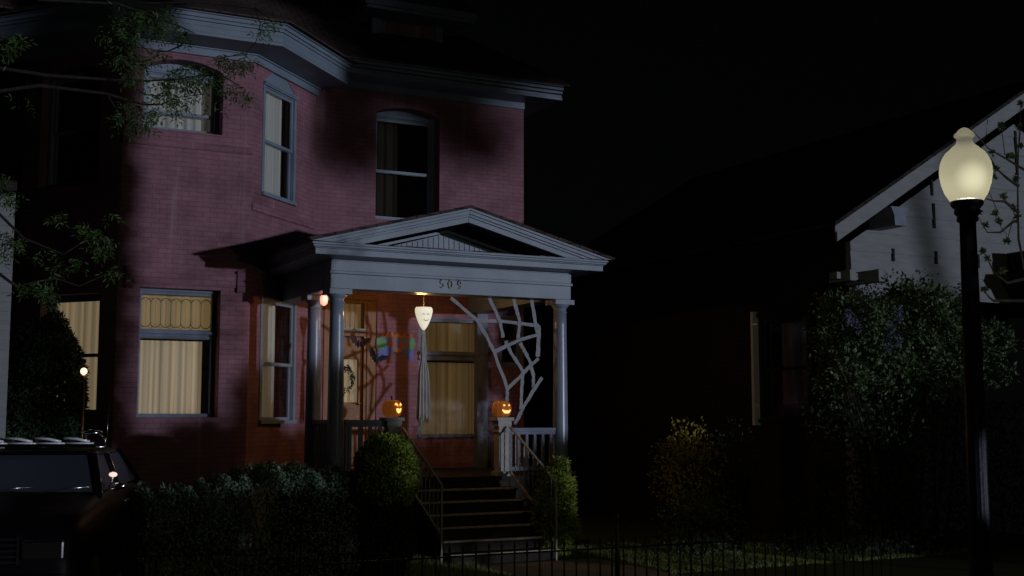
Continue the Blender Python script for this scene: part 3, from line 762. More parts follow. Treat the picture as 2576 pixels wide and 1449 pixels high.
# porch ceiling light
lc = at(1060, 742, 17.25); lc.z = zf0+.02
fx = empty('ceiling_light', (lc.x, lc.y, zf0+.42), 'round lit ceiling light on the porch ceiling above the ghost lantern', 'light')
a = MB(); a.lathe([(.15,0),(.165,.012),(.165,.035),(.08,.05),(.02,.07),(.018,.32),(.06,.335)], (lc.x, lc.y, zf0+.085), 24); a.build('light_ring', M['brass'], fx)
M['bulb'] = emit('fixture_glow', (1,.74,.38), 3.0)
a = MB(); a.lathe([(.02,-.03),(.09,-.022),(.135,-.002),(.14,.012)], (lc.x, lc.y, zf0+.09), 24); a.build('light_glass', M['bulb'], fx)
def point(name, loc, col, e, r, parent=None):
    l = bpy.data.lights.new(name, 'POINT'); l.color = col; l.energy = e; l.shadow_soft_size = r
    o = bpy.data.objects.new(name, l); COL.objects.link(o); o.location = loc; o.visible_camera = False
    if parent: o.parent = parent; o.location = Vector(loc)-root_off(parent)
    return o
point('porch_bulb', (lc.x, lc.y, zf0-.02), (1,.46,.12), 27, .07, fx)

# paper face banner on the porch wall
def flat(P, polys, w, th, m, name, parent):
    mb = MB(P.fr)
    for poly in polys:
        pl = [P.px(*q) for q in poly]
        if sum(pl[i][0]*pl[(i+1)%len(pl)][1]-pl[(i+1)%len(pl)][0]*pl[i][1] for i in range(len(pl))) < 0: pl = pl[::-1]
        mb.prism(pl, w, w+th)
    return mb.build(name, m, parent)
M['pblue'] = mat('banner_blue', (.12,.18,.60), .6, (.10,.12,.42), 8); M['pgreen'] = mat('banner_green', (.10,.30,.14), .6, (.14,.36,.2), 8)
M['pslate'] = mat('banner_slate', (.14,.16,.28), .6, (.18,.19,.30), 10); M['pred'] = mat('banner_red', (.62,.07,.01), .6); M['porange'] = mat('banner_orange', (.42,.14,.03), .6, (.5,.2,.05), 9)
bl = PM.fr(*( (lambda q: (q[0], .02, q[1]))(PM.px(995, 870)) ))
bn = empty('paper_banner', bl, 'blue and green paper monster face with red eyes pinned on the porch wall', 'decoration')
flat(PM, [[(950,856),(958,846),(1040,852),(1040,905),(1030,908),(1020,893),(1005,885),(985,886),(970,898),(950,908)]], .012, .006, M['pblue'], 'face_sheet', bn)
flat(PM, [[(968,846),(1036,850),(1032,880),(1010,882),(990,884),(975,872)]], .019, .004, M['pslate'], 'brow_sheet', bn)
flat(PM, [[(946,852),(958,848),(970,856),(972,868),(962,880),(946,878)]], .024, .004, M['pgreen'], 'green_patch', bn)
flat(PM, [[(1028,852),(1040,850),(1044,866),(1038,882),(1028,878)]], .024, .004, M['pgreen'], 'green_patch', bn)
flat(PM, [[(979,859),(988,858),(994,864),(989,873),(982,869)]], .024, .004, M['pred'], 'eye_patch', bn)
flat(PM, [[(1006,864),(1013,862),(1016,869),(1011,876),(1006,872)]], .024, .004, M['pred'], 'eye_patch', bn)
flat(PM, [[(955,848),(960,840),(966,846),(972,836),(978,844),(985,834),(990,844),(1000,838),(1008,846),(1016,838),(1022,847),(1032,840),(1038,850)], [(990,884),(995,876),(1003,875),(1010,884),(1000,888)]], .0285, .004, M['porange'], 'crest', bn)

# bats
def bat(px, py, Y, s, m1, m2, label, roll, yaw):
    c = at(px, py, Y); o = empty('bat', c, label, 'bat decoration', 'bats hanging in the porch')
    rot = Matrix.Rotation(yaw, 3, 'Z') @ Matrix.Rotation(roll, 3, 'Y')
    fr = lambda x, y, z: c + rot @ Vector((x*s, y*s, z*s))
    b = MB(fr); b.lathe([(.005,-.09),(.02,-.07),(.032,-.02),(.028,.03),(.02,.05),(.028,.07),(.02,.095),(.004,.105)], (0,0,0), 12)
    b.add([(-.024,0,.085),(-.008,0,.10),(-.022,0,.14)], [(0,1,2)]); b.add([(.024,0,.085),(.008,0,.10),(.022,0,.14)], [(0,2,1)])
    b.build('bat_body', M[m1], o)
    for sg in (-1, 1):
        w_ = MB(fr); P_ = [(.02,0,.05),(.10,-.03,.16),(.26,-.06,.22),(.24,-.05,.10),(.18,-.03,.05),(.16,-.03,-.01),(.10,-.02,.0),(.08,-.01,-.05),(.02,0,-.04)]
        vs = [(sg*x, y, z) for x, y, z in P_] + [(sg*x, y+.008, z) for x, y, z in P_]; n = len(P_)
        fs = [(0,i,i+1) for i in range(1,n-1)] + [(n,n+i+1,n+i) for i in range(1,n-1)] + [(i,(i+1)%n,n+(i+1)%n,n+i) for i in range(n)]
        w_.add(vs, fs); w_.build('wing', M[m2], o)
    l = MB(); l.tube([c+Vector((0,0,.1*s)), (c.x, c.y, zf0+.42)], .0022, 4); l.build('hanging_string', M['lead'], o)
bat(902, 866, 17.6, .62, 'batpurple', 'batbrown', 'purple bodied bat with brown wings hanging in front of the door', R(12), R(-15))
bat(945, 903, 17.9, .62, 'batblue', 'batblue', 'shiny blue plastic bat hanging beside the door frame', R(28), R(-30))

# spider web of tape strips (plane just behind the entablature)
Yw = Yp+.12
web = empty('tape_spider_web', at(1290, 800, Yw), 'big spider web of pale tape strips hung in the right porch opening', 'decoration')
def sp(x, y): return at(x*.44869*.6708+1500*.6708, y*.44869*.6708+1050*.6708, Yw)
strips = [[(425,150),(650,340),(790,600),(895,905),(897,1010)], [(748,150),(840,350),(862,480)], [(948,150),(1005,350),(990,490)], [(1105,160),(1135,360),(1158,470),(1150,640)],
          [(650,338),(860,345),(1165,380)], [(790,600),(1000,500),(1165,452)], [(895,915),(1030,780),(1160,655)],
          [(885,510),(930,610),(1030,765)], [(1005,525),(1060,620),(1098,700)], [(1095,710),(1120,800),(1118,900)], [(1188,815),(1110,930),(1025,1080)], [(1028,770),(1018,900),(1010,1080)], [(1025,1080),(975,1180),(960,1200)],
          [(1165,380),(1168,470),(1158,640)]]
for i, stp in enumerate(strips):
    t = MB(); pts = [sp(*q) + Vector((0, .004*(i % 5), 0)) for q in stp]
    for a, b in zip(pts, pts[1:]):
        n = 4; prev = a
        for j in range(1, n+1):
            q = a.lerp(b, j/n) + (Vector((random.gauss(0,.003), random.gauss(0,.006), random.gauss(0,.003))) if j < n else Vector((0,0,0)))
            t.bar(prev, q, .004, .054*random.uniform(.85,1.15), up=Vector((0,1,0)).cross((q-prev).normalized())) ; prev = q
    t.build('tape_strip', M['tape'], web)

# GROUND ----------------------------------------------------------------------
def sheet_struct(name, pts, z, m):
    b = MB(); b.add([(x, y, z) for x, y in pts], [tuple(range(len(pts)))]); return tag(b.build(name, m), kind='structure')
sheet_struct('lawn_ground', [(-300,9.2),(400,9.2),(400,500),(-300,500)], 0, M['grass'])
gb = MB(); gb.box(-300, 400, 9.0, 9.2, -.5, .02); tag(gb.build('kerb', M['concrete'], bev=.01), kind='structure')
sheet_struct('ground', [(-400,-400),(500,-400),(500,600),(-400,600)], -.25, M['asphalt'])
sheet_struct('pavement', [(-300,5.5),(400,5.5),(400,9.0),(-300,9.0)], -.11, M['walk'])
kb = MB(); kb.box(-300, 400, 5.3, 5.5, -.3, -.10); tag(kb.build('street_kerb', M['concrete']), kind='structure')
xw0, xw1 = xs_l+.25, xs_r+.55
sheet_struct('front_walk', [(xw0,9.2),(xw1,9.2),(xw1,Yp-.12-TR*6),(xw0,Yp-.12-TR*6)], .006, M['walk'])
# grass blades on the lawn near the steps
gr = MB()
for i in range(36000):
    x = random.uniform(4.6, 14.5); y = random.uniform(13.1, 16.0)
    if xw0 < x < xw1 or (xs_l-.1 < x < xs_r+.1 and y > 14.9): continue
    h = random.uniform(.6,1.1)*(.035+.045*(y-13.1)/1.4 + .012*math.sin(x*3.1)+.012*math.sin(x*7.7+y*5)); a = random.gauss(0,.6); dx, dy = math.cos(a)*.007, math.sin(a)*.007; lx, ly = random.gauss(0,.02), random.gauss(0,.02)
    gr.add([(x-dx,y-dy,0),(x+dx,y+dy,0),(x+lx,y+ly,h)], [(0,1,2)])
tag(gr.build('grass', M['blade'], uv=False), 'short lawn grass beside the front walk', kind='stuff')

# FOLIAGE ---------------------------------------------------------------------
def leafpt(mb, p, d, L, W, rnd):
    d = d.normalized(); s_ = d.cross(Vector((rnd.gauss(0,1), rnd.gauss(0,1), rnd.gauss(0,1)))).normalized()
    mb.add([p, p+d*L*.45+s_*W*.5, p+d*L, p+d*L*.45-s_*W*.5], [(0,1,2,3)])
def blob(mb, c, rad, n, L, W, rnd, shell=.35, lump=.18, low=-1.0):
    c = Vector(c); ph = [rnd.random()*6.28 for _ in range(6)]
    for i in range(n):
        d = Vector((rnd.gauss(0,1), rnd.gauss(0,1), rnd.gauss(0,1))).normalized()
        if d.z < low: continue
        k = 1 + lump*(math.sin(3*d.x*2+ph[0])*math.sin(4*d.z*2+ph[1]) + .6*math.sin(7*d.y+ph[2]+5*d.z))
        r = k*(1-shell*rnd.random()**1.6)
        p = c + Vector((d.x*rad[0]*r, d.y*rad[1]*r, d.z*rad[2]*r))
        leafpt(mb, p, d+Vector((rnd.gauss(0,.7), rnd.gauss(0,.7), rnd.gauss(0,.7))), L*rnd.uniform(.6,1.2), W*rnd.uniform(.7,1.2), rnd)
def core(c, rad, n=12):
    b = MB(); vs = []; 
    prof = [(math.cos(R(t))*1, math.sin(R(t))) for t in range(-85, 90, 17)]
    b.lathe([(r*rad[0], z*rad[2]) for r, z in prof], c, n, sq=rad[1]/rad[0]); return b
def bush(name, c, rad, n, L, W, m, label, cat, seed, stem=True, group=None, lump=.1, coremat='dark', shell=.25):
    rnd = random.Random(seed); c = Vector(c); o = empty(name, (c.x, c.y, 0), label, cat, group)
    b = MB(); blob(b, c, rad, n, L, W, rnd, shell, lump); 
    b.build('foliage', M[m], o, uv=False)
    s = MB()
    for k in range(7):
        a = rnd.random()*6.28; s.tube([(c.x+.05*math.cos(a), c.y+.05*math.sin(a), 0), (c.x+rad[0]*.4*math.cos(a), c.y+rad[1]*.4*math.sin(a), c.z), (c.x+rad[0]*.6*math.cos(a), c.y+rad[1]*.6*math.sin(a), c.z+rad[2]*.5)], [.022,.014,.006], 5)
    s.build('stem', M['bark'], o, uv=False)
    return o
p = at(975, 1160, 14.0)
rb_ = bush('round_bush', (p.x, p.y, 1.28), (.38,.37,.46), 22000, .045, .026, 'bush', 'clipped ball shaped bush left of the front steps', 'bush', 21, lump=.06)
b = MB(); blob(b, (p.x, p.y, .6), (.32,.32,.6), 9000, .045, .026, random.Random(210), .3, .1); b.build('shade_foliage', M['leafd'], rb_, uv=False)  # darker leaves put the shade below the ball into their colour
p = at(1392, 1240, 15.3)
bush('clipped_bush', (p.x+.05, 15.35, .64), (.27,.30,.68), 14000, .07, .022, 'bush', 'shaggy yellow green bush right of the stair railing', 'bush', 22, lump=.16)
# hedge in front of the bay
rnd = random.Random(5); hx0, hx1 = at(360, 1200, 14.3).x, at(935, 1180, 14.3).x
hg = empty('hedge', ((hx0+hx1)/2, 14.5, 0), 'long low hedge with pale green lit top in front of the bay windows', 'hedge')
b = MB()
for i in range(26000):
    u = rnd.random(); x = hx0+(hx1-hx0)*u; y = 14.5+rnd.uniform(-.45,.45)
    top = (1.11+.20*min(1,u*1.6)) - .06*math.sin(u*9) + .05*math.sin(u*37+y*9) + .04*math.sin(u*80) - .5*max(0, abs(y-14.5)-.3)
    z = top - abs(rnd.gauss(0,.09)) if rnd.random() < .6 else top*rnd.random()
    if z < .05: z = .05
    if rnd.random() < .5 and z < top-.2: y = 14.5-.45+rnd.random()*.1
    leafpt(b, Vector((x,y,z)), Vector((rnd.gauss(0,.6), rnd.gauss(0,.6), .5+rnd.gauss(0,.6))), rnd.uniform(.03,.055), .022, rnd)
b.build('foliage', M['hedge'], hg, uv=False)
b = MB()
for i in range(30):
    x = hx0+(hx1-hx0)*(i+.5)/30; b.tube([(x,14.5,0),(x+rnd.gauss(0,.05),14.5,.5),(x+rnd.gauss(0,.1),14.5+rnd.gauss(0,.1),1.05)], [.015,.012,.006], 5)
b.build('stem', M['bark'], hg, uv=False)
# weedy tuft by the left column
p = at(840, 1180, 15.6)
bush('weed_clump', (p.x, 15.6, 1.05), (.28,.2,.32), 700, .09, .012, 'hedge', 'thin pale weeds at the foot of the left porch column', 'plant', 31, lump=.3, shell=.9)
# conifer at left
pc = at(110, 950, 17.3)
bush('conifer', (pc.x, 17.3, 1.6), (.56,.5,1.72), 38000, .085, .028, 'conifer', 'tall rounded dark conifer in front of the left bay window', 'shrub', 23, lump=.05, shell=.2)
# yellow and green shrubs on the right
p = at(1735, 1200, 15.0)
bush('yellow_shrub', (p.x, 15.0, 1.12), (.52,.45,.78), 2600, .062, .032, 'yellow', 'loose yellow leaved shrub behind the iron fence', 'shrub', 24, lump=.25, shell=.6)
p = at(1850, 1260, 14.6)
bush('green_shrub', (p.x, 14.6, .95), (.48,.45,.85), 2600, .055, .028, 'leafd', 'dim green shrub just right of the yellow shrub', 'shrub', 25, lump=.25, shell=.6)
p = at(1760, 1370, 14.4)
bush('low_shrub', (p.x, 14.4, .45), (.62,.4,.42), 2400, .05, .028, 'shrub', 'low green plants under the yellow shrub', 'shrub', 26, lump=.3, shell=.6)
p = at(2010, 1370, 14.0)
bush('fern_clump', (p.x, 14.0, .42), (.5,.4,.45), 1200, .06, .026, 'leafd', 'sparse dark green clump by the end of the iron fence', 'shrub', 27, lump=.3, shell=.7)
# big lit shrub before the neighbour's porch
p = at(2280, 860, 13.3)
o = empty('flowering_shrub', (p.x, 13.3, 0), 'big leafy shrub lit green in front of the white gabled house', 'shrub')
rnd = random.Random(40); b = MB(); st_ = MB()
for px, py, rx, ry, n in ((2110,830,70,80,1400),(2200,850,90,90,2200),(2270,800,60,90,1700),(2330,830,70,90,2000),(2400,880,70,80,2000),(2150,920,90,70,1500),(2290,930,110,70,1600),(2270,735,28,40,320),(2350,760,25,50,330),(2385,790,20,50,220),(2430,930,50,50,600),(2510,870,22,16,160),(2485,850,18,25,160),(2120,760,14,30,60),(2490,950,25,25,120),(2100,960,60,40,300)):
    q = at(px, py, 13.3+rnd.uniform(-.3,.3)); s_ = q.y/ray(px,py).y/FPX
    blob(b, q, (rx*s_, .45, ry*s_), int(n*1.2), .06, .036, rnd, .8, .4)
    for kk in range(max(3, n//110)):
        a_ = rnd.random()*6.28; r_ = rnd.random()**.5; blob(b, q + Vector((rx*s_*r_*math.cos(a_), rnd.uniform(-.45,.1), ry*s_*r_*math.sin(a_))), (.11,.11,.13), 90, .075, .042, rnd, .9, .3)
for px in range(2080, 2460, 24):
    q = at(px+rnd.gauss(0,10), 760+rnd.random()*100, 13.3+rnd.uniform(-.4,.4)); g0 = Vector((p.x+(q.x-p.x)*.4, 13.3, 0)); md = g0.lerp(q,.55)+Vector((rnd.gauss(0,.1),0,0))
    st_.tube([g0, md, q], [.028,.016,.005], 5)
for px, py in ((2060,745),(2085,715),(2120,700)):
    st_.tube([at(2110,830,13.3), at(px+20,py+30,13.3), at(px,py,13.3)], [.008,.005,.003], 4)
b.build('foliage', M['shrub'], o, uv=False); st_.build('stem', M['bark'], o, uv=False)
b = MB()
for px, py in ((2240,830),(2255,860),(2262,790),(2235,880),(2135,800),(2160,820)):
    q = at(px, py, 12.85); blob(b, q, (.07,.07,.12), 160, .03, .028, rnd, .9, .1)
b.build('blossom', M['lilac'], o, uv=False)
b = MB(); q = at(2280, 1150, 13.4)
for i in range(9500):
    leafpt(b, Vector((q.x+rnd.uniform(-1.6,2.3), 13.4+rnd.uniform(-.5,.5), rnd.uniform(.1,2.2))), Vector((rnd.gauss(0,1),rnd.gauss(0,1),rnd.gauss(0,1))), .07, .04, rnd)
b.build('shade_foliage', M['leafd'], o, uv=False)  # darker leaf colour carries the shade under the lit crown

# left overhanging tree
rnd = random.Random(50); YT = 11.0
tr = empty('overhanging_tree', (-1.3, YT+.4, 0), 'dark leafy branches hanging across the upper left of the brick house', 'tree')
tk = MB(); tk.tube([(-1.3,YT+.4,0),(-1.2,YT+.35,1.5),(-1.25,YT+.3,3.2),(-1.0,YT+.2,5.2),(-.9,YT,7)], [.28,.22,.19,.15,.09], 12)
br = MB(); lf = MB()
def P3(x, y, dy=0): return at(x, y, YT+dy)
limbs = [
 [(-.95,YT+.2,5.0), P3(120,190), P3(268,200), P3(354,204), P3(457,199), P3(502,189)],
 [(-1.2,YT+.3,4.2), P3(100,215), P3(268,236), P3(317,251), P3(366,263), P3(405,263), P3(440,246), P3(513,237)],
 [P3(268,200), P3(330,216), P3(366,238), P3(405,242)],
 [(-.9,YT,6.9), P3(100,0), P3(300,10), P3(392,45), P3(455,67), P3(490,84)],
 [P3(300,10), P3(500,5), P3(640,20), P3(655,60), P3(644,105), P3(617,138), P3(563,143)],
 [P3(640,20), P3(680,45)],
 [P3(300,10), P3(330,60), P3(350,110), P3(380,135)],
 [P3(470,80), P3(455,115), P3(420,130), P3(380,128)],
 [P3(502,189), P3(560,190), P3(600,215)],
 [(-1.2,YT+.2,3.6), P3(0,540), P3(60,600), P3(160,640), P3(245,585)],
 [(-1.2,YT+.2,3.4), P3(0,690), P3(40,720), P3(140,700), P3(200,720), P3(290,680)],
 [(-1.0,YT+.2,5.0), P3(0,90), P3(40,110)],
 [(-1.2,YT+.2,4.0), P3(0,470), P3(20,480)],
 [P3(268,236), P3(300,290), P3(340,320)],
]
for l in limbs:
    l = [Vector(q) for q in l]; n = len(l); r0 = .02 if l[0].x < -.5 else .012
    br.tube(l, [max(.004, r0*(1-i/(n-.2))) for i in range(n)], 6)
clusters = [(310,60,26,20),(350,40,26,22),(400,45,26,16),(330,100,24,16),(380,80,24,16),(430,60,22,12),(455,82,20,14),(310,150,22,16),(350,160,24,18),(330,190,20,12),(400,125,22,8),(370,140,20,8),
 (455,185,24,14),(490,180,24,14),(520,190,24,12),(430,200,22,12),(470,220,24,16),(440,235,24,14),(410,240,22,10),(400,215,18,6),(500,240,18,6),(530,210,16,8),
 (565,150,20,12),(600,150,22,14),(620,165,14,8),(585,175,14,8),(600,230,18,10),(580,215,14,7),(615,240,12,6),(340,265,26,16),(370,275,20,14),(320,300,22,16),(350,310,24,16),(390,300,14,6),(440,265,18,8),(460,280,12,5),
 (680,60,14,8),(660,70,12,6),(545,270,8,3),(20,110,16,10),(40,95,14,8),(30,140,10,4),(8,450,12,10),(5,490,16,12),(30,500,12,6),(15,600,18,12),(40,610,12,8),(5,640,10,6),
 (215,575,16,7),(245,590,18,12),(265,610,18,12),(240,620,16,9),(290,680,18,12),(105,720,22,10),(140,745,18,8),(60,725,14,6),(275,540,8,3),(120,640,20,6),(200,660,20,6),(150,560,24,5),(160,680,24,8),(250,90,30,6),(60,250,20,3)]
for cx, cy, rr_, n in clusters:
    s_ = YT/ray(cx,cy).y/FPX
    for k in range(n):
        a = rnd.random()*6.28; r = rr_*math.sqrt(rnd.random()); c = at(cx+r*math.cos(a)*1.1, cy+r*math.sin(a)*.9, YT+rnd.uniform(-.25,.25))
        ax = Vector((rnd.gauss(0,.8), rnd.gauss(0,.5), -.55+rnd.gauss(0,.4))).normalized(); Lr = rnd.uniform(.07,.13)
        sd = ax.cross(Vector((0,-1,.3))).normalized()
        for j in range(3):                       # compound leaf: paired narrow leaflets and a tip
            q = c + ax*Lr*(j/2.5)
            for sg in (-1, 1): leafpt(lf, q, ax*.55+sd*sg+Vector((0,0,-.2)), rnd.uniform(.04,.062), .014, rnd)
        leafpt(lf, c+ax*Lr, ax, .06, .015, rnd)
tk.build('trunk', M['bark'], tr); br.build('branches', M['bark'], tr, uv=False); lf.build('crown', M['leaf'], tr, uv=False)

# right magnolia-like tree, bare twigs with leaf rosettes
YQ = 8.2
def Z6(x, y, dy=0): return at((2700+x/1.2075)*.6708, (300+y/1.2075)*.6708, YQ+dy)
tr = empty('budding_tree', (8.5, 5.2, 0), 'bare twiggy branches with clustered buds at the right edge beside the street lamp', 'tree')
tk = MB(); tk.tube([(8.5,5.2,-.1),(8.5,5.2,1.5),(8.55,5.25,3.0),(8.7,5.5,4.6),(8.9,5.9,6)], [.13,.11,.09,.06,.02], 10)
br = MB(); lf = MB()
tl = [[(8.55,5.25,2.9), Z6(1380,860), Z6(1352,720), Z6(1348,500), Z6(1352,300), Z6(1362,110)],
 [(8.62,5.35,3.8), Z6(1400,420), Z6(1310,365), Z6(1215,310), Z6(1150,235)], [Z6(1352,480), Z6(1300,445), Z6(1250,400), Z6(1225,350)], [Z6(1352,600), Z6(1290,550), Z6(1240,548), Z6(1180,530)],
 [Z6(1348,640), Z6(1330,640), Z6(1270,690), Z6(1210,690), Z6(1170,620)], [Z6(1380,900), Z6(1300,920), Z6(1240,870), Z6(1212,810), Z6(1190,775)], [Z6(1380,1000), Z6(1240,1000), Z6(1220,985), Z6(1195,950)],
 [Z6(1290,340), Z6(1275,215)], [Z6(1180,290), Z6(1205,250), Z6(1212,180)], [Z6(1352,330), Z6(1362,220)], [Z6(1330,620), Z6(1300,730)], [Z6(1260,600), Z6(1215,500)], [Z6(1300,700),Z6(1280,680),Z6(1245,610)], [Z6(1352,560),Z6(1330,580)], [Z6(1300,900),Z6(1280,865)]]
for l in tl:
    l = [Vector(q) for q in l]; n = len(l); br.tube(l, [max(.0035, .018*(1-i/(n-.4))) if n > 3 else .004 for i in range(n)], 6)
for x, y in ((1362,110),(1275,215),(1270,205),(1235,330),(1310,345),(1355,215),(1285,525),(1330,580),(1245,605),(1300,730),(1190,775),(1212,810),(1280,865),(1195,950),(1250,400),(1225,385),(1170,600),(1340,450),(1240,440),(1330,350),(1360,300),(1345,620),(1265,640),(1205,660)):
    c = Z6(x, y, rnd.uniform(-.1,.1))
    for k in range(34):
        d = Vector((rnd.gauss(0,.7), rnd.gauss(0,.7), .35+rnd.gauss(0,.7))); leafpt(lf, c, d, rnd.uniform(.03,.058), .022, rnd)
tk.build('trunk', M['bark'], tr); br.build('branches', M['bark'], tr, uv=False); lf.build('crown', M['leafd'], tr, uv=False)

# STREET LAMP -------------------------------------------------------------------
YL = 6.9
q = at(2421, 512, YL); dl = q.y/ray(2421,512).y; s_ = dl/FPX
lx = (at(2437, 600, YL).x + at(2462, 1300, YL).x)/2
lp = empty('street_lamp', (lx, YL, -.11), 'lit acorn globe street lamp on a dark fluted post at right', 'street lamp')
zg = at(2430, 508, YL).z; ztop = at(2417, 320, YL).z; hh = ztop-zg
gl = MB(); W = 64*s_
prof = [(.58,0),(.66,.03),(.82,.12),(.94,.24),(1.0,.36),(1.0,.44),(.96,.52),(.86,.60),(.74,.66),(.60,.70),(.50,.735),(.40,.76),(.33,.79),(.30,.83),(.31,.86),(.38,.875),(.41,.895),(.38,.915),(.31,.93),(.24,.96),(.15,.985),(.04,1.0)]
gl.lathe([(r*W, z*hh) for r, z in prof], (lx, YL, zg), 36)
def globemat():
    m = bpy.data.materials.new('frosted_globe'); m.use_nodes = True; nt = m.node_tree; b = nt.nodes['Principled BSDF']
    b.inputs['Base Color'].default_value = (.012,.012,.011,1); b.inputs['Roughness'].default_value = .6; b.inputs['Specular IOR Level'].default_value = 0
    tc = nt.nodes.new('ShaderNodeTexCoord'); b.inputs['Emission Color'].default_value = (1,.95,.66,1)
    mp = nt.nodes.new('ShaderNodeMapping'); c = Vector((lx,YL,zg+hh*.27))+Vector((-.10,-.17,0))-Vector((lx,YL,-.11)); mp.inputs['Location'].default_value = tuple(-c); 
    mp.vector_type = 'POINT'
    nt.links.new(tc.outputs['Object'], mp.inputs['Vector'])
    ln = nt.nodes.new('ShaderNodeVectorMath'); ln.operation = 'LENGTH'; nt.links.new(mp.outputs['Vector'], ln.inputs[0])
    mr = nt.nodes.new('ShaderNodeMapRange'); mr.interpolation_type = 'SMOOTHSTEP'; mr.inputs[1].default_value = .02; mr.inputs[2].default_value = .17; mr.inputs[3].default_value = .50; mr.inputs[4].default_value = .135
    nt.links.new(ln.outputs['Value'], mr.inputs[0]); nt.links.new(mr.outputs[0], b.inputs['Emission Strength'])
    t = nt.nodes.new('ShaderNodeBsdfTransparent'); mx = nt.nodes.new('ShaderNodeMixShader'); mx.inputs[0].default_value = .12
    nt.links.new(b.outputs[0], mx.inputs[1]); nt.links.new(t.outputs[0], mx.inputs[2]); nt.links.new(mx.outputs[0], nt.nodes['Material Output'].inputs[0])
    return m
gl.build('globe', globemat(), lp)
pst = MB(); pst.lathe([(.215,-.0-.11),(.215,.15),(.17,.25),(.11,.5),(.085,.8),(.079,1.2),(.058,zg-.30),(.054,zg-.19)], (lx,YL,0), 16, lobes=0)
pst2 = MB(); n = 40; prof = [(.088,.9),(.083,1.3),(.063,zg-.12)]
pst2.lathe(prof, (lx,YL,0), 48, lobes=16, amp=.08)
pst.build('post_base', M['blackpost'], lp); pst2.build('post', M['blackpost'], lp)
cp = MB(); cp.lathe([(.07,-.16),(.082,-.15),(.082,-.13),(.075,-.12),(.09,-.10),(.10,-.09),(.10,-.07),(.092,-.06),(.115,-.035),(.125,-.02),(.125,.0),(.118,.012),(.05,.014)], (lx,YL,zg), 28); cp.build('collar', M['blackpost'], lp)
point('street_bulb', (lx,YL,zg+hh*.3), (1,.90,.6), 480, .10, lp)

# IRON FENCE -----------------------------------------------------------------------
YF = 9.9; ZF = .78
fx0, fx1 = at(700, 1400, YF).x, at(2240, 1400, YF).x
fe = empty('iron_fence', ((fx0+fx1)/2, YF, 0), 'low black iron picket fence along the bottom edge by the street', 'fence')
a = MB(); a.bar((fx0,YF,ZF-.03),(fx1,YF,ZF-.03),.022,.014); a.build('top_rail', M['iron'], fe)
a = MB(); a.bar((fx0,YF,.12),(fx1,YF,.12),.022,.014); a.build('bottom_rail', M['iron'], fe)
n = int((fx1-fx0)/.125); pk = None
for i in range(n+1):
    x = fx0+(fx1-fx0)*i/n
    if pk is None:
        a = MB(); a.tube([(0,0,-.02),(0,0,ZF+.02)], .0085, 6); a.lathe([(.004,0),(.014,.02),(.006,.05),(.001,.08)], (0,0,ZF+.01), 6)
        pk = a.build('picket', M['iron']); pk.parent = fe; ob = pk
    else:
        ob = pk.copy(); COL.objects.link(ob)
    ob.location = (x-fe.location.x, 0, 0)
xq = at(1553, 1400, YF).x
a = MB(); a.tube([(xq,YF,0),(xq,YF,ZF+.2)], .022, 8); a.lathe([(.012,0),(.035,.03),(.03,.05),(.004,.10)], (xq,YF,ZF+.2), 8); a.build('fence_post', M['iron'], fe)
# separate post with hook at left
q = at(759, 1300, YF); xg = q.x
gp = empty('hook_post', (xg, YF, 0), 'slim iron post with a curled top standing left of the steps', 'post')
zt = at(759, 1284, YF).z
a = MB(); a.tube([(xg,YF,0),(xg,YF,zt-.1)], .014, 8); a.build('pole', M['iron'], gp)
a = MB(); a.tube([(xg,YF,zt-.1),(xg-.02,YF,zt-.07),(xg-.018,YF,zt-.04),(xg+.006,YF,zt-.02),(xg+.014,YF,zt+.01),(xg+.002,YF,zt+.03)], .008, 6); a.lathe([(.012,0),(.02,.01),(.012,.02)], (xg,YF,zt-.12), 8); a.build('hook', M['iron'], gp)

# NEIGHBOUR HOUSE RIGHT ----------------------------------------------------------------
Yn = 14.0
xn = at(2140, 680, Yn).x
nh = empty('gabled_house', (xn, Yn, 0), 'white boarded gable house at the right edge behind the street lamp', 'house')
zn0 = (at(2200, 737, Yn).z + at(2540, 752, Yn).z)/2
e0 = at(2100, 600, Yn-.6); e1 = at(2576, 262, Yn-.6); sl2 = (e1.z-e0.z)/(e1.x-e0.x)
xap2 = xn+3.6
zw = at(2140, 608, Yn).z                                     # where the wall meets the roof slope
ga = MB()
za2 = zw+(xap2-xn)*sl2
# gable boards: rows of wide boards, slightly lapped
z = zn0; rows = []
hb = .30
while z < za2-.05:
    z2 = min(z+hb, za2)
    l0 = xn + max(0, (z-zw)/sl2); l1 = xn + max(0, (z2-zw)/sl2); r0 = 2*xap2-l0; r1 = 2*xap2-l1
    if z < zw < z2: 
        pl = [(xn,z),(2*xap2-xn,z),(2*xap2-xn,zw),(r1,z2),(l1,z2),(xn,zw)]
    else: pl = [(l0,z),(r0,z),(r1,z2),(l1,z2)]
    # board with tilted face (bottom proud)
    nP = len(pl); vs = [(x, Yn-.018 if zz <= z+1e-6 else (Yn-.004), zz) for x, zz in pl]
    ga.add(vs, [tuple(range(nP))]); ga.add([(l0,Yn-.018,z),(l0,Yn,z),(r0,Yn,z),(r0,Yn-.018,z)], [(0,1,2,3)])
    z = z2
ga.box(xn, 2*xap2-xn, Yn, Yn+.12, zn0, zw)
ga.build('gable_wall', M['white'], nh)
for x, y0_, y1_ in ((2249,625,657),(2357,632,664),(2463,640,674),(2352,512,574),(2346,452,492),(2452,526,580),(2560,330,440)):
    p0 = at(x, y1_, Yn-.03); p1 = at(x, y0_, Yn-.03); sv = MB(); sv.box(p0.x-.022, p0.x+.022, Yn-.03, Yn-.001, p0.z, p1.z); sv.build('gable_vent', M['black'], nh)
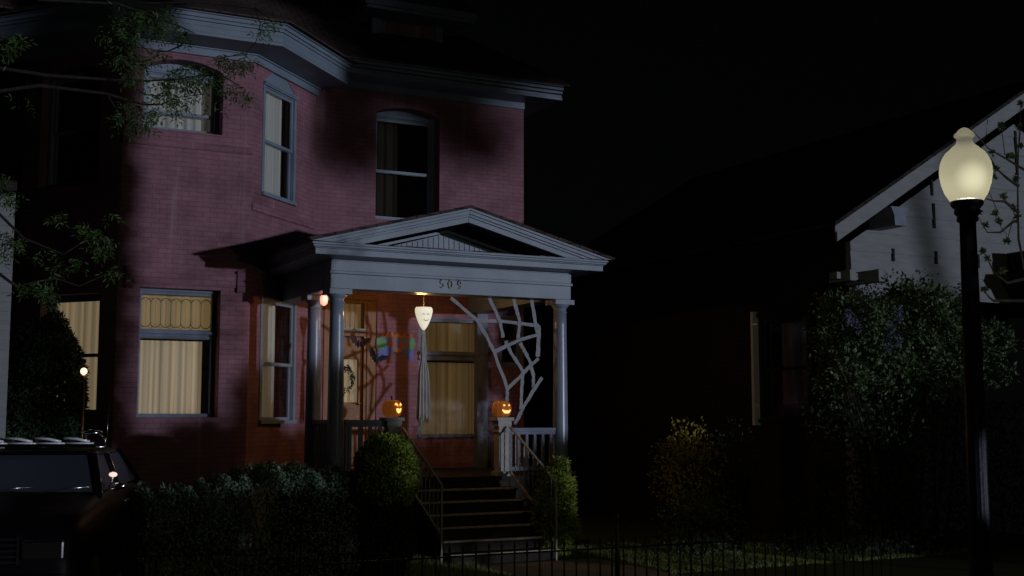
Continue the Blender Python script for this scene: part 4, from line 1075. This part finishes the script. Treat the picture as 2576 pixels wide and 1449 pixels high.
bm_ = MB(); bm_.box(xn, 2*xap2-xn, Yn-.05, Yn+.1, zn0-.02, zn0+.16); bm_.box(xn-.02, 2*xap2-xn, Yn-.08, Yn+.1, zn0-.07, zn0-.02); bm_.build('porch_beam', M['white'], nh, bev=.005)
bb = MB()
def nrake(mb, dtop, dbot, y0, y1, xe):
    for sg in (1, -1):
        X = lambda v: v if sg == 1 else 2*xap2-v
        zl = e0.z+.02
        L = [(X(xe), zl-dbot+(xe-e0.x)*sl2), (X(xap2), zl-dbot+(xap2-e0.x)*sl2), (X(xap2), zl-dtop+(xap2-e0.x)*sl2), (X(xe), zl-dtop+(xe-e0.x)*sl2)]
        if sg < 0: L = L[::-1]
        mb.prism(L, y0, y1)
xe = e0.x
nrake(bb, -.16, .08, Yn-.62, Yn-.58, xe+.03); nrake(bb, -.18, -.08, Yn-.65, Yn-.62, xe-.03)
bb.build('bargeboard', M['white'], nh, bev=.004)
nr = MB(); nrake(nr, -.24, -.18, Yn-.68, Yn+9, xe-.05); nrake(nr, -.18, -.16, Yn-.60, Yn+9, xe); nr.build('roof', M['darkroof'], nh)
bk = MB()
q = at(2232, 548, Yn-.3)
for X_, Z_ in ((q.x, q.z),):
    bk.prism([(X_-.16, Z_+.13), (X_-.10, Z_-.0), (X_-.09, Z_-.15), (X_+.13, Z_-.15), (X_+.13, Z_+.02), (X_+.20, Z_+.13)], Yn-.55, Yn-.01)
    bk.box(X_-.14, X_+.3, Yn-.2, Yn-.03, Z_+.02, Z_+.10)
bk.build('roof_bracket', M['trimd'], nh)
be = MB(); q = at(2170, 700, Yn-.35)
be.box(q.x-.02, q.x+.10, Yn-.7, Yn-.001, q.z-.08, q.z+.10); be.box(q.x+.2, q.x+.32, Yn-.6, Yn-.1, q.z-.05, q.z+.10); be.box(q.x-.55, q.x+.45, Yn-.42, Yn-.28, q.z-.04, q.z+.06); be.box(q.x-.42, q.x-.30, Yn-.55, Yn-.1, q.z-.07, q.z+.09)
be.build('beam_end', M['white'], nh, bev=.01)
pw = MB(); q = at(2195, 760, Yn-.1); q0 = at(2165, 760, Yn-.1)
pw.prism([(q0.x-.10, 0), (q.x-.06, 0), (q.x+.03, zn0-.5), (q.x+.1, zn0-.07), (q0.x-.10, zn0-.07)], Yn-.12, Yn+.2); pw.build('porch_pier', M['white'], nh, bev=.01)
q = at(2600, 680, Yn-.4)
bx = MB(); bx.box(q.x-.18, q.x+.4, Yn-.6, Yn-.05, zn0-.25, zn0+.75); bx.prism([(q.x-.40, zn0+.30),(q.x-.18, zn0-.05),(q.x-.18, zn0+.40),(q.x-.35, zn0+.40)], Yn-.6, Yn-.1); bx.build('corner_bracket', M['black'], nh)
# side wall of the neighbour with window, back wall under the porch
PN = Panel((xn, 27), (xn, Yn+.1)); zs0 = .0
ow = None
def pxn(x, y): return PN.px(x, y)
a0_, zA = pxn(1908, 800); a1_, zB = pxn(2036, 792); zBt = pxn(1912, 1062)[1]
oN = (a0_, a1_, zBt, zA)
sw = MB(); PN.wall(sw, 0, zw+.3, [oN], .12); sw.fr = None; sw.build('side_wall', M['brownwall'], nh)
wN = window(PN, oN, .08, 'hung', 'shade_brown', parent=nh)  # dark frame, shade put into its paint
cs = MB(PN.fr); cs.box(a0_-.06, a0_, 0, .12, zBt-.05, zA+.1); cs.build('window_casing', M['casing'], nh)  # pale paint imitates light on this one edge
cs = MB(PN.fr); cs.box(a1_, a1_+.1, 0, .05, zBt-.05, zA+.08); cs.box(a0_, a1_, 0, .05, zA, zA+.08); cs.build('window_casing', M['shade_brown'], nh)  # rest of the casing darkened, shade put into its paint
rb = MB(); rb.box(xn+.4, xn+7.2, Yn+2.4, Yn+2.5, 0, zn0); rb.box(xn+.1, xn+7.2, Yn+.1, Yn+2.5, zn0-.0, zn0+.05); rb.build('porch_back_wall', M['dark'], nh)  # near-black colour stands in for shade under this porch
cN = sheet(PN, a0_+.3, a1_-.1, zBt+.3, zA-.1, -.25, 40, .02, 6, 3).build('curtain', M['lace_dark'], None, uvt=PN.t, loc=PN.fr((a0_+a1_)/2,-.25,zBt))
tag(cN, 'faint dark curtain behind the side window of the right hand house', 'curtain')

# LEFT NEIGHBOUR: white lap siding at the left edge
xl_ = at(26, 800, 15.2).x
lh = empty('clapboard_house', (xl_-3, 15.2, 0), 'sliver of a white clapboard house at the left edge', 'house')
a = MB(); z = .3
while z < 4.5:
    a.add([(xl_-7,15.18,z),(xl_,15.18,z),(xl_,15.2,z+.11),(xl_-7,15.2,z+.11),(xl_-7,15.2,z),(xl_,15.2,z)], [(0,1,2,3),(4,5,1,0)]); z += .11
a.box(xl_-7, xl_-.005, 15.2, 15.5, 0, 4.5)
a.build('wall', M['white'], lh); a = MB(); a.box(xl_-7.2, xl_-.02, 14.8, 20, 4.5, 4.62); a.build('roof', M['darkroof'], lh)

# garden lamp by the left window (small glowing globe)
q = at(211, 934, 16.9)
gl_ = empty('garden_lamp', (q.x, q.y, 0), 'small glowing globe lamp beside the dark conifer at left', 'lamp')
M['glowr'] = emit('small_globe_glow', (1,.62,.40), 2.2)
a = MB(); a.lathe([(.01,-.045),(.035,-.03),(.045,0),(.035,.03),(.01,.045)], q, 16); a.build('globe', M['glowr'], gl_)
a = MB(); a.tube([(q.x,q.y,0),(q.x,q.y,q.z-.14)], .018, 8); a.lathe([(.018,0),(.045,.012),(.03,.03),(.05,.05),(.03,.07)], (q.x,q.y,q.z-.12), 12); a.build('pole', M['brass'], gl_)
# porch lantern between the two left columns
q = at(815, 752, 17.3)
pl_ = empty('wall_lantern', (q.x, q.y, zf0), 'small red glowing lantern hanging between the two left porch columns', 'lantern')
M['glowred'] = emit('red_lantern_glow', (1,.36,.24), 1.5)
a = MB(); a.lathe([(.015,-.10),(.05,-.07),(.06,0),(.045,.05),(.015,.07)], q, 14); a.build('lantern_glass', M['glowred'], pl_)
a = MB(); a.lathe([(.05,.05),(.055,.06),(.02,.10),(.008,.11)], q, 14); a.tube([(q.x,q.y,q.z+.10),(q.x,q.y,max(zf0,q.z+.12))], .006, 5); a.build('lantern_cap', M['brass'], pl_)
point('lantern_bulb', (q.x, q.y-.09, q.z), (1,.45,.25), .5, .04, pl_)

# POLICE-STYLE CAR -----------------------------------------------------------------------
cc = at(118, 1200, 13.2)
car = empty('patrol_car', (0,0,0), 'dark patrol car with a roof light bar parked at the lower left', 'car')
cyaw = R(-18)
CX = Vector((cc.x-.30, 13.4, 0)); GZ = .0
cr, sr_ = math.cos(cyaw), math.sin(cyaw)
def cf(x, y, z):       # x right (viewer's), y towards rear (away), z up
    z = z*1.25 if z < .96 else (1.2 + (z-.96)*.625 if z < 1.6 else z)
    return CX + Vector((x*cr - y*sr_, x*sr_ + y*cr, z+GZ))
def cw_(x, y, z): return CX + Vector((x*cr - y*sr_, x*sr_ + y*cr, z))
ROOF = 1.60
def loft(secs, cap=True):
    mb = MB(cf); n = len(secs[0]); vs = [p for s in secs for p in s]; fs = []
    for i in range(len(secs)-1):
        for k in range(n):
            k2 = (k+1) % n; fs.append((i*n+k, i*n+k2, (i+1)*n+k2, (i+1)*n+k))
    if cap: fs.append(tuple(range(n-1,-1,-1))); fs.append(tuple((len(secs)-1)*n+k for k in range(n)))
    mb.add(vs, fs, True); return mb
def sec(y, hw, z0, z1, r=.10, crown=.03):
    return [(-hw+r*.4,y,z0),(hw-r*.4,y,z0),(hw,y,z0+r),(hw,y,(z0+z1)/2),(hw-.02,y,z1-r),(hw-.12,y,z1-.01),(0,y,z1+crown),(-hw+.12,y,z1-.01),(-hw+.02,y,z1-r),(-hw,y,(z0+z1)/2),(-hw,y,z0+r)]
body = loft([sec(-1.55,.80,.32,.72), sec(-1.45,.90,.26,.80), sec(-1.0,.94,.22,.88), sec(-.05,.95,.22,.95), sec(1.4,.95,.22,.96), sec(2.6,.94,.22,.95), sec(3.3,.90,.26,.90), sec(3.45,.82,.34,.80)])
bo = body.build('body', M['carpaint'], car, bev=.0)
def gsec(y, hb, ht, z0, z1): return [(-hb,y,z0),(hb,y,z0),(ht,y,z1-.05),(ht-.08,y,z1),(-ht+.08,y,z1),(-ht,y,z1-.05)]
gh_ = loft([gsec(.55,.66,.64,ROOF-.07,ROOF-.02), gsec(.75,.70,.66,ROOF-.08,ROOF), gsec(2.1,.70,.66,ROOF-.08,ROOF), gsec(2.3,.66,.62,ROOF-.09,ROOF-.03)])
gh_.build('roof', M['carpaint'], car)
# pillars
for sg in (-1, 1):
    for (yb2, yt2) in ((-.02,.60),(1.15,1.25),(2.75,2.2)):
        pm = MB(cf); pm.bar((sg*.84,yb2,.93),(sg*.67,yt2,ROOF-.06),.06,.07); pm.build('pillar', M['carpaint'], car)
ws_ = MB(cf); ws_.add([(-.80,.0,.96),(.80,.0,.96),(.64,.60,ROOF-.06),(-.64,.60,ROOF-.06)], [(0,1,2,3)]); ws_.build('windscreen', M['carglass'], car)
rw = MB(cf); rw.add([(.80,2.75,.96),(-.80,2.75,.96),(-.64,2.2,ROOF-.06),(.64,2.2,ROOF-.06)], [(0,1,2,3)]); rw.build('rear_window', M['carglass'], car)
for sg in (-1, 1):
    for ya, yb3, yc3, yd3 in ((.12,1.08,1.18,.66),(1.2,2.68,2.16,1.28)):
        s_m = MB(cf); s_m.add([(sg*.83,ya,.96),(sg*.83,yb3,.96),(sg*.675,yc3,ROOF-.07),(sg*.675,yd3,ROOF-.07)], [(0,1,2,3)]); s_m.build('side_window', M['carglass'], car)
    # chrome window trims, mirror, door handles
    tm_ = MB(cf); tm_.tube([(sg*.87,-.02,.95),(sg*.70,.60,ROOF-.05)], .010, 6); tm_.tube([(sg*.72,.68,ROOF-.06),(sg*.72,1.25,ROOF-.06),(sg*.87,1.16,.96)], .008, 6)
    tm_.build('window_trim', M['chrome'], car)
    mi = MB(cf); mi.lathe([(.02,-.05),(.06,-.04),(.075,0),(.06,.05),(.02,.06)], (sg*1.0,.25,1.03), 12, sq=.6); mi.tube([(sg*.88,.2,.97),(sg*.97,.25,1.0)], .012, 5); mi.build('mirror', M['chrome'], car)
    for yy in (.95, 2.1):
        hn = MB(cf); hn.tube([(sg*.955,yy-.08,.84),(sg*.985,yy-.06,.845),(sg*.985,yy+.06,.845),(sg*.955,yy+.08,.84)], .012, 6); hn.build('door_handle', M['chrome'], car)
    hl = MB(cf)
    for xx in (.52, .72): hl.lathe([(.085,-.03),(.09,.0),(.09,.03)], (0,0,0), 4) if False else None
    hl.box(sg*.46 if sg > 0 else -.82, .82 if sg > 0 else -.46, -1.60, -1.50, .56, .70); hl.build('headlight', M['chrome'], car, bev=.02)
    for yy in (-.75, 2.35):
        wt = MB(lambda x, y, z: cw_(sg*.86 + z, yy + x, .33 + y)); wt.lathe([(.20,-.09),(.31,-.09),(.33,-.06),(.33,.06),(.31,.09),(.20,.09)], (0,0,0), 24)
        wo_ = wt.build('wheel', M['rubber'], car)
        rm = MB(lambda x, y, z: cw_(sg*.86 + z, yy + x, .33 + y)); rm.lathe([(.20,-.07),(.20,.07),(.10,.085),(.02,.10)] if sg > 0 else [(.02,-.10),(.10,-.085),(.20,-.07),(.20,.07)], (0,0,0), 20); rm.build('rim', M['chrome'], wo_)
gr_ = MB(cf)
for i in range(5): gr_.box(-.42, .42, -1.585, -1.56, .54+.04*i, .555+.04*i)
gr_.box(-.44, -.42, -1.59, -1.56, .53, .73); gr_.box(.42, .44, -1.59, -1.56, .53, .73)
gr_.build('grille', M['chrome'], car)
bp_ = MB(cf); bp_.box(-.92, .92, -1.70, -1.58, .34, .46); bp_.build('bumper', M['chrome'], car, bev=.03)
wp = MB(cf)
for sx in (-.25, .35):
    wp = MB(cf); wp.tube([(sx,-.03,.97),(sx+.2,.05,1.02),(sx+.45,.09,1.04)], .007, 5); wp.build('wiper', M['chrome'], car)
for sx in (-.38, .38):
    st2 = MB(cf); st2.lathe([(.20,.70),(.24,.8),(.24,1.05),(.18,1.14),(.08,1.16)], (sx,1.0,0), 14, sq=.35); st2.lathe([(.06,1.15),(.11,1.19),(.11,1.28),(.05,1.32)], (sx,1.02,0), 12, sq=.5)
    st2.build('seat', M['rubber'], car)
lb = MB(cf); lb.box(-.62, .62, 1.0, 1.22, ROOF+.03, ROOF+.06); lbo = lb.build('light_bar', M['carpaint'], car)
for i in range(4):
    x0_ = -.60+i*.30; t = MB(cf); t.tube([(x0_-.02,1.04,ROOF+.125),(x0_+.12,1.04,ROOF+.115),(x0_+.25,1.04,ROOF+.085)], .015, 8); t.tube([(x0_-.02,1.06,ROOF+.07),(x0_+.29,1.06,ROOF+.068)], .01, 6); t.build('glint_lens', M['lens'], lbo)  # tubes shaped and coloured as the glints along the bar
t = MB(cf); t.lathe([(.10,0),(.13,.01),(.09,.035),(.01,.05)], (.56,1.1,ROOF+.17), 18, sq=.9); t.tube([(.64,1.1,ROOF+.17),(.70,1.1,ROOF+.12),(.71,1.1,ROOF+.02)], .014, 6); t.tube([(.50,1.1,ROOF+.17),(.50,1.1,ROOF+.04)], .01, 6); t.tube([(.42,1.1,ROOF+.035),(.72,1.1,ROOF+.025)], .012, 6); t.build('beacon', M['chrome'], lbo)
t = MB(cf); t.tube([(.54,2.2,ROOF-.03),(.55,2.25,ROOF+.50)], .004, 5); t.build('antenna', M['chrome'], car)
M['spot'] = emit('spotlight_glow', (1,.72,.62), 1.0)
t = MB(cf); t.lathe([(.01,-.042),(.036,-.025),(.043,0),(.036,.025),(.01,.042)], (.93,.25,1.22), 14); so2 = t.build('spotlight', M['spot'], car)
t = MB(cf); t.tube([(.93,.27,1.17),(.88,.3,1.0)], .01, 5); t.build('spotlight_bracket', M['chrome'], car)

# UNSEEN HEDGE AND TREES added off frame to block and shape the key light -----------------------
rnd = random.Random(77)
def leafwall(name, x0, x1, y, z0, z1, dy, n, label, cat, size=.16, profile=None, mt='leafd'):
    o = empty(name, ((x0+x1)/2, y, -.1), label, cat, 'unseen planting added to block the key light'); b = MB()
    for i in range(n):
        x = rnd.uniform(x0, x1); tp = z1 if profile is None else profile(x)
        z = rnd.uniform(z0, tp)
        leafpt(b, Vector((x, y+rnd.uniform(-dy,dy), z)), Vector((rnd.gauss(0,1), rnd.gauss(0,1), rnd.gauss(0,1))), size*rnd.uniform(.7,1.2), size*.6, rnd)
    b.build('foliage', M[mt], o, uv=False)
    s = MB(); s.tube([((x0+x1)/2,y,-.25),((x0+x1)/2,y,(z0+z1)/2)], [.12,.05], 8); s.build('trunk', M['bark'], o, uv=False); return o
leafwall('blocker_hedge', 7.0, 11.45, 1.0, -.2, 1.3, .3, 8000, 'unseen low dense hedge added to keep light off the lower left yard', 'hedge', profile=lambda x: 1.22+.05*math.sin(x*7))
leafwall('blocker_hedge', 11.45, 13.2, 1.0, -.2, 2.2, .3, 5000, 'unseen head high hedge added to shade the bay foot, dipped to light the round bush', 'hedge', profile=lambda x: 1.25 if 11.68 < x < 12.2 else 2.08+.05*math.sin(x*7))
leafwall('blocker_hedge', 13.2, 15.35, 1.0, .46, 2.2, .3, 6500, 'unseen ragged hedge added to shade the left columns, open below to light the lawn', 'hedge', profile=lambda x: (2.55+.45*abs(math.sin(x*9)) if x < 14.2 else 1.95) + .06*math.sin(x*5))
leafwall('blocker_hedge', 15.35, 16.5, 1.0, .46, .9, .3, 1300, 'unseen short hedge piece added, kept low so light reaches the right newel', 'hedge', profile=lambda x: .72)
leafwall('blocker_hedge', 16.5, 19.2, 1.0, .46, 2.2, .3, 8500, 'unseen hedge on bare stems added to shade the foot of the right porch', 'hedge', profile=lambda x: 1.72+.08*math.sin(x*6))
leafwall('blocker_hedge', 19.2, 24.0, 1.0, -.2, 2.2, .3, 15000, 'unseen tall closed hedge added to shade the foot of the right hand house', 'hedge', profile=lambda x: 2.5+.15*math.sin(x*3))
leafwall('blocker_tree', 10.45, 11.4, 1.2, 1.9, 9.5, .4, 8000, 'unseen tall leaf screen added to shade the left side of the bay', 'tree', .22)
leafwall('blocker_tree', 9.2, 10.45, 1.2, 2.1, 7.5, .4, 1900, 'unseen thin leaf screen added to dapple the light on the conifer', 'tree', .22)
o = empty('blocker_canopy', (30.6, -18.4, -.1), 'unseen broad tree added so its crown shades the main eaves', 'tree'); b = MB()  # unseen crown placed to shade the eaves and blotch the main wall
for cx, cz, rx, rz, n in ((28.3,10.25,2.9,2.1,11000),(25.85,7.9,.5,.8,900),(25.9,6.95,.62,.4,420),(28.1,7.3,.7,.5,420),(27.0,8.0,.9,.35,600)):
    blob(b, (cx,-18.4,cz), (rx,.9,rz), n, .30, .18, rnd, .95, .25)
b.build('crown', M['leafd'], o, uv=False)
s = MB(); s.tube([(31.6,-19,-.25),(31.2,-18.8,3.5),(29.5,-18.4,9)], [.25,.2,.1], 10); s.build('trunk', M['bark'], o, uv=False)

# CAMERA, SUN, SKY ---------------------------------------------------------------------------
cam = bpy.data.cameras.new('Camera'); co_ = bpy.data.objects.new('Camera', cam); COL.objects.link(co_)
co_.location = CAM; co_.rotation_euler = (math.pi/2+TILT, 0, -YAW); cam.sensor_width = 36; cam.lens = FPX/2576*36; cam.clip_end = 2000
sc.camera = co_
AZ = math.atan2(.5, 1.0); EL = R(.6)
dirv = Vector((-math.sin(AZ)*math.cos(EL), math.cos(AZ)*math.cos(EL), -math.sin(EL)))
sl_ = bpy.data.lights.new('Sun', 'SUN'); sl_.energy = .90; sl_.angle = R(.9); sl_.color = (.82,.86,1.0)
so3 = bpy.data.objects.new('Sun', sl_); COL.objects.link(so3); so3.rotation_euler = dirv.to_track_quat('-Z', 'Y').to_euler()
wd = bpy.data.worlds.new('World'); sc.world = wd; wd.use_nodes = True; nt = wd.node_tree; bg = nt.nodes['Background']
sky = nt.nodes.new('ShaderNodeTexSky'); sky.sky_type = 'NISHITA'; sky.sun_disc = False; sky.sun_elevation = R(12); sky.sun_rotation = R(150)
hs = nt.nodes.new('ShaderNodeHueSaturation'); hs.inputs['Saturation'].default_value = .35
nt.links.new(sky.outputs[0], hs.inputs['Color']); nt.links.new(hs.outputs[0], bg.inputs[0]); bg.inputs[1].default_value = .00028
sc.view_settings.view_transform = 'Standard'; sc.view_settings.look = 'None'; sc.view_settings.exposure = 0; sc.view_settings.gamma = 1
sc.render.engine = 'CYCLES'
sc.cycles.max_bounces = 6; sc.cycles.transparent_max_bounces = 12
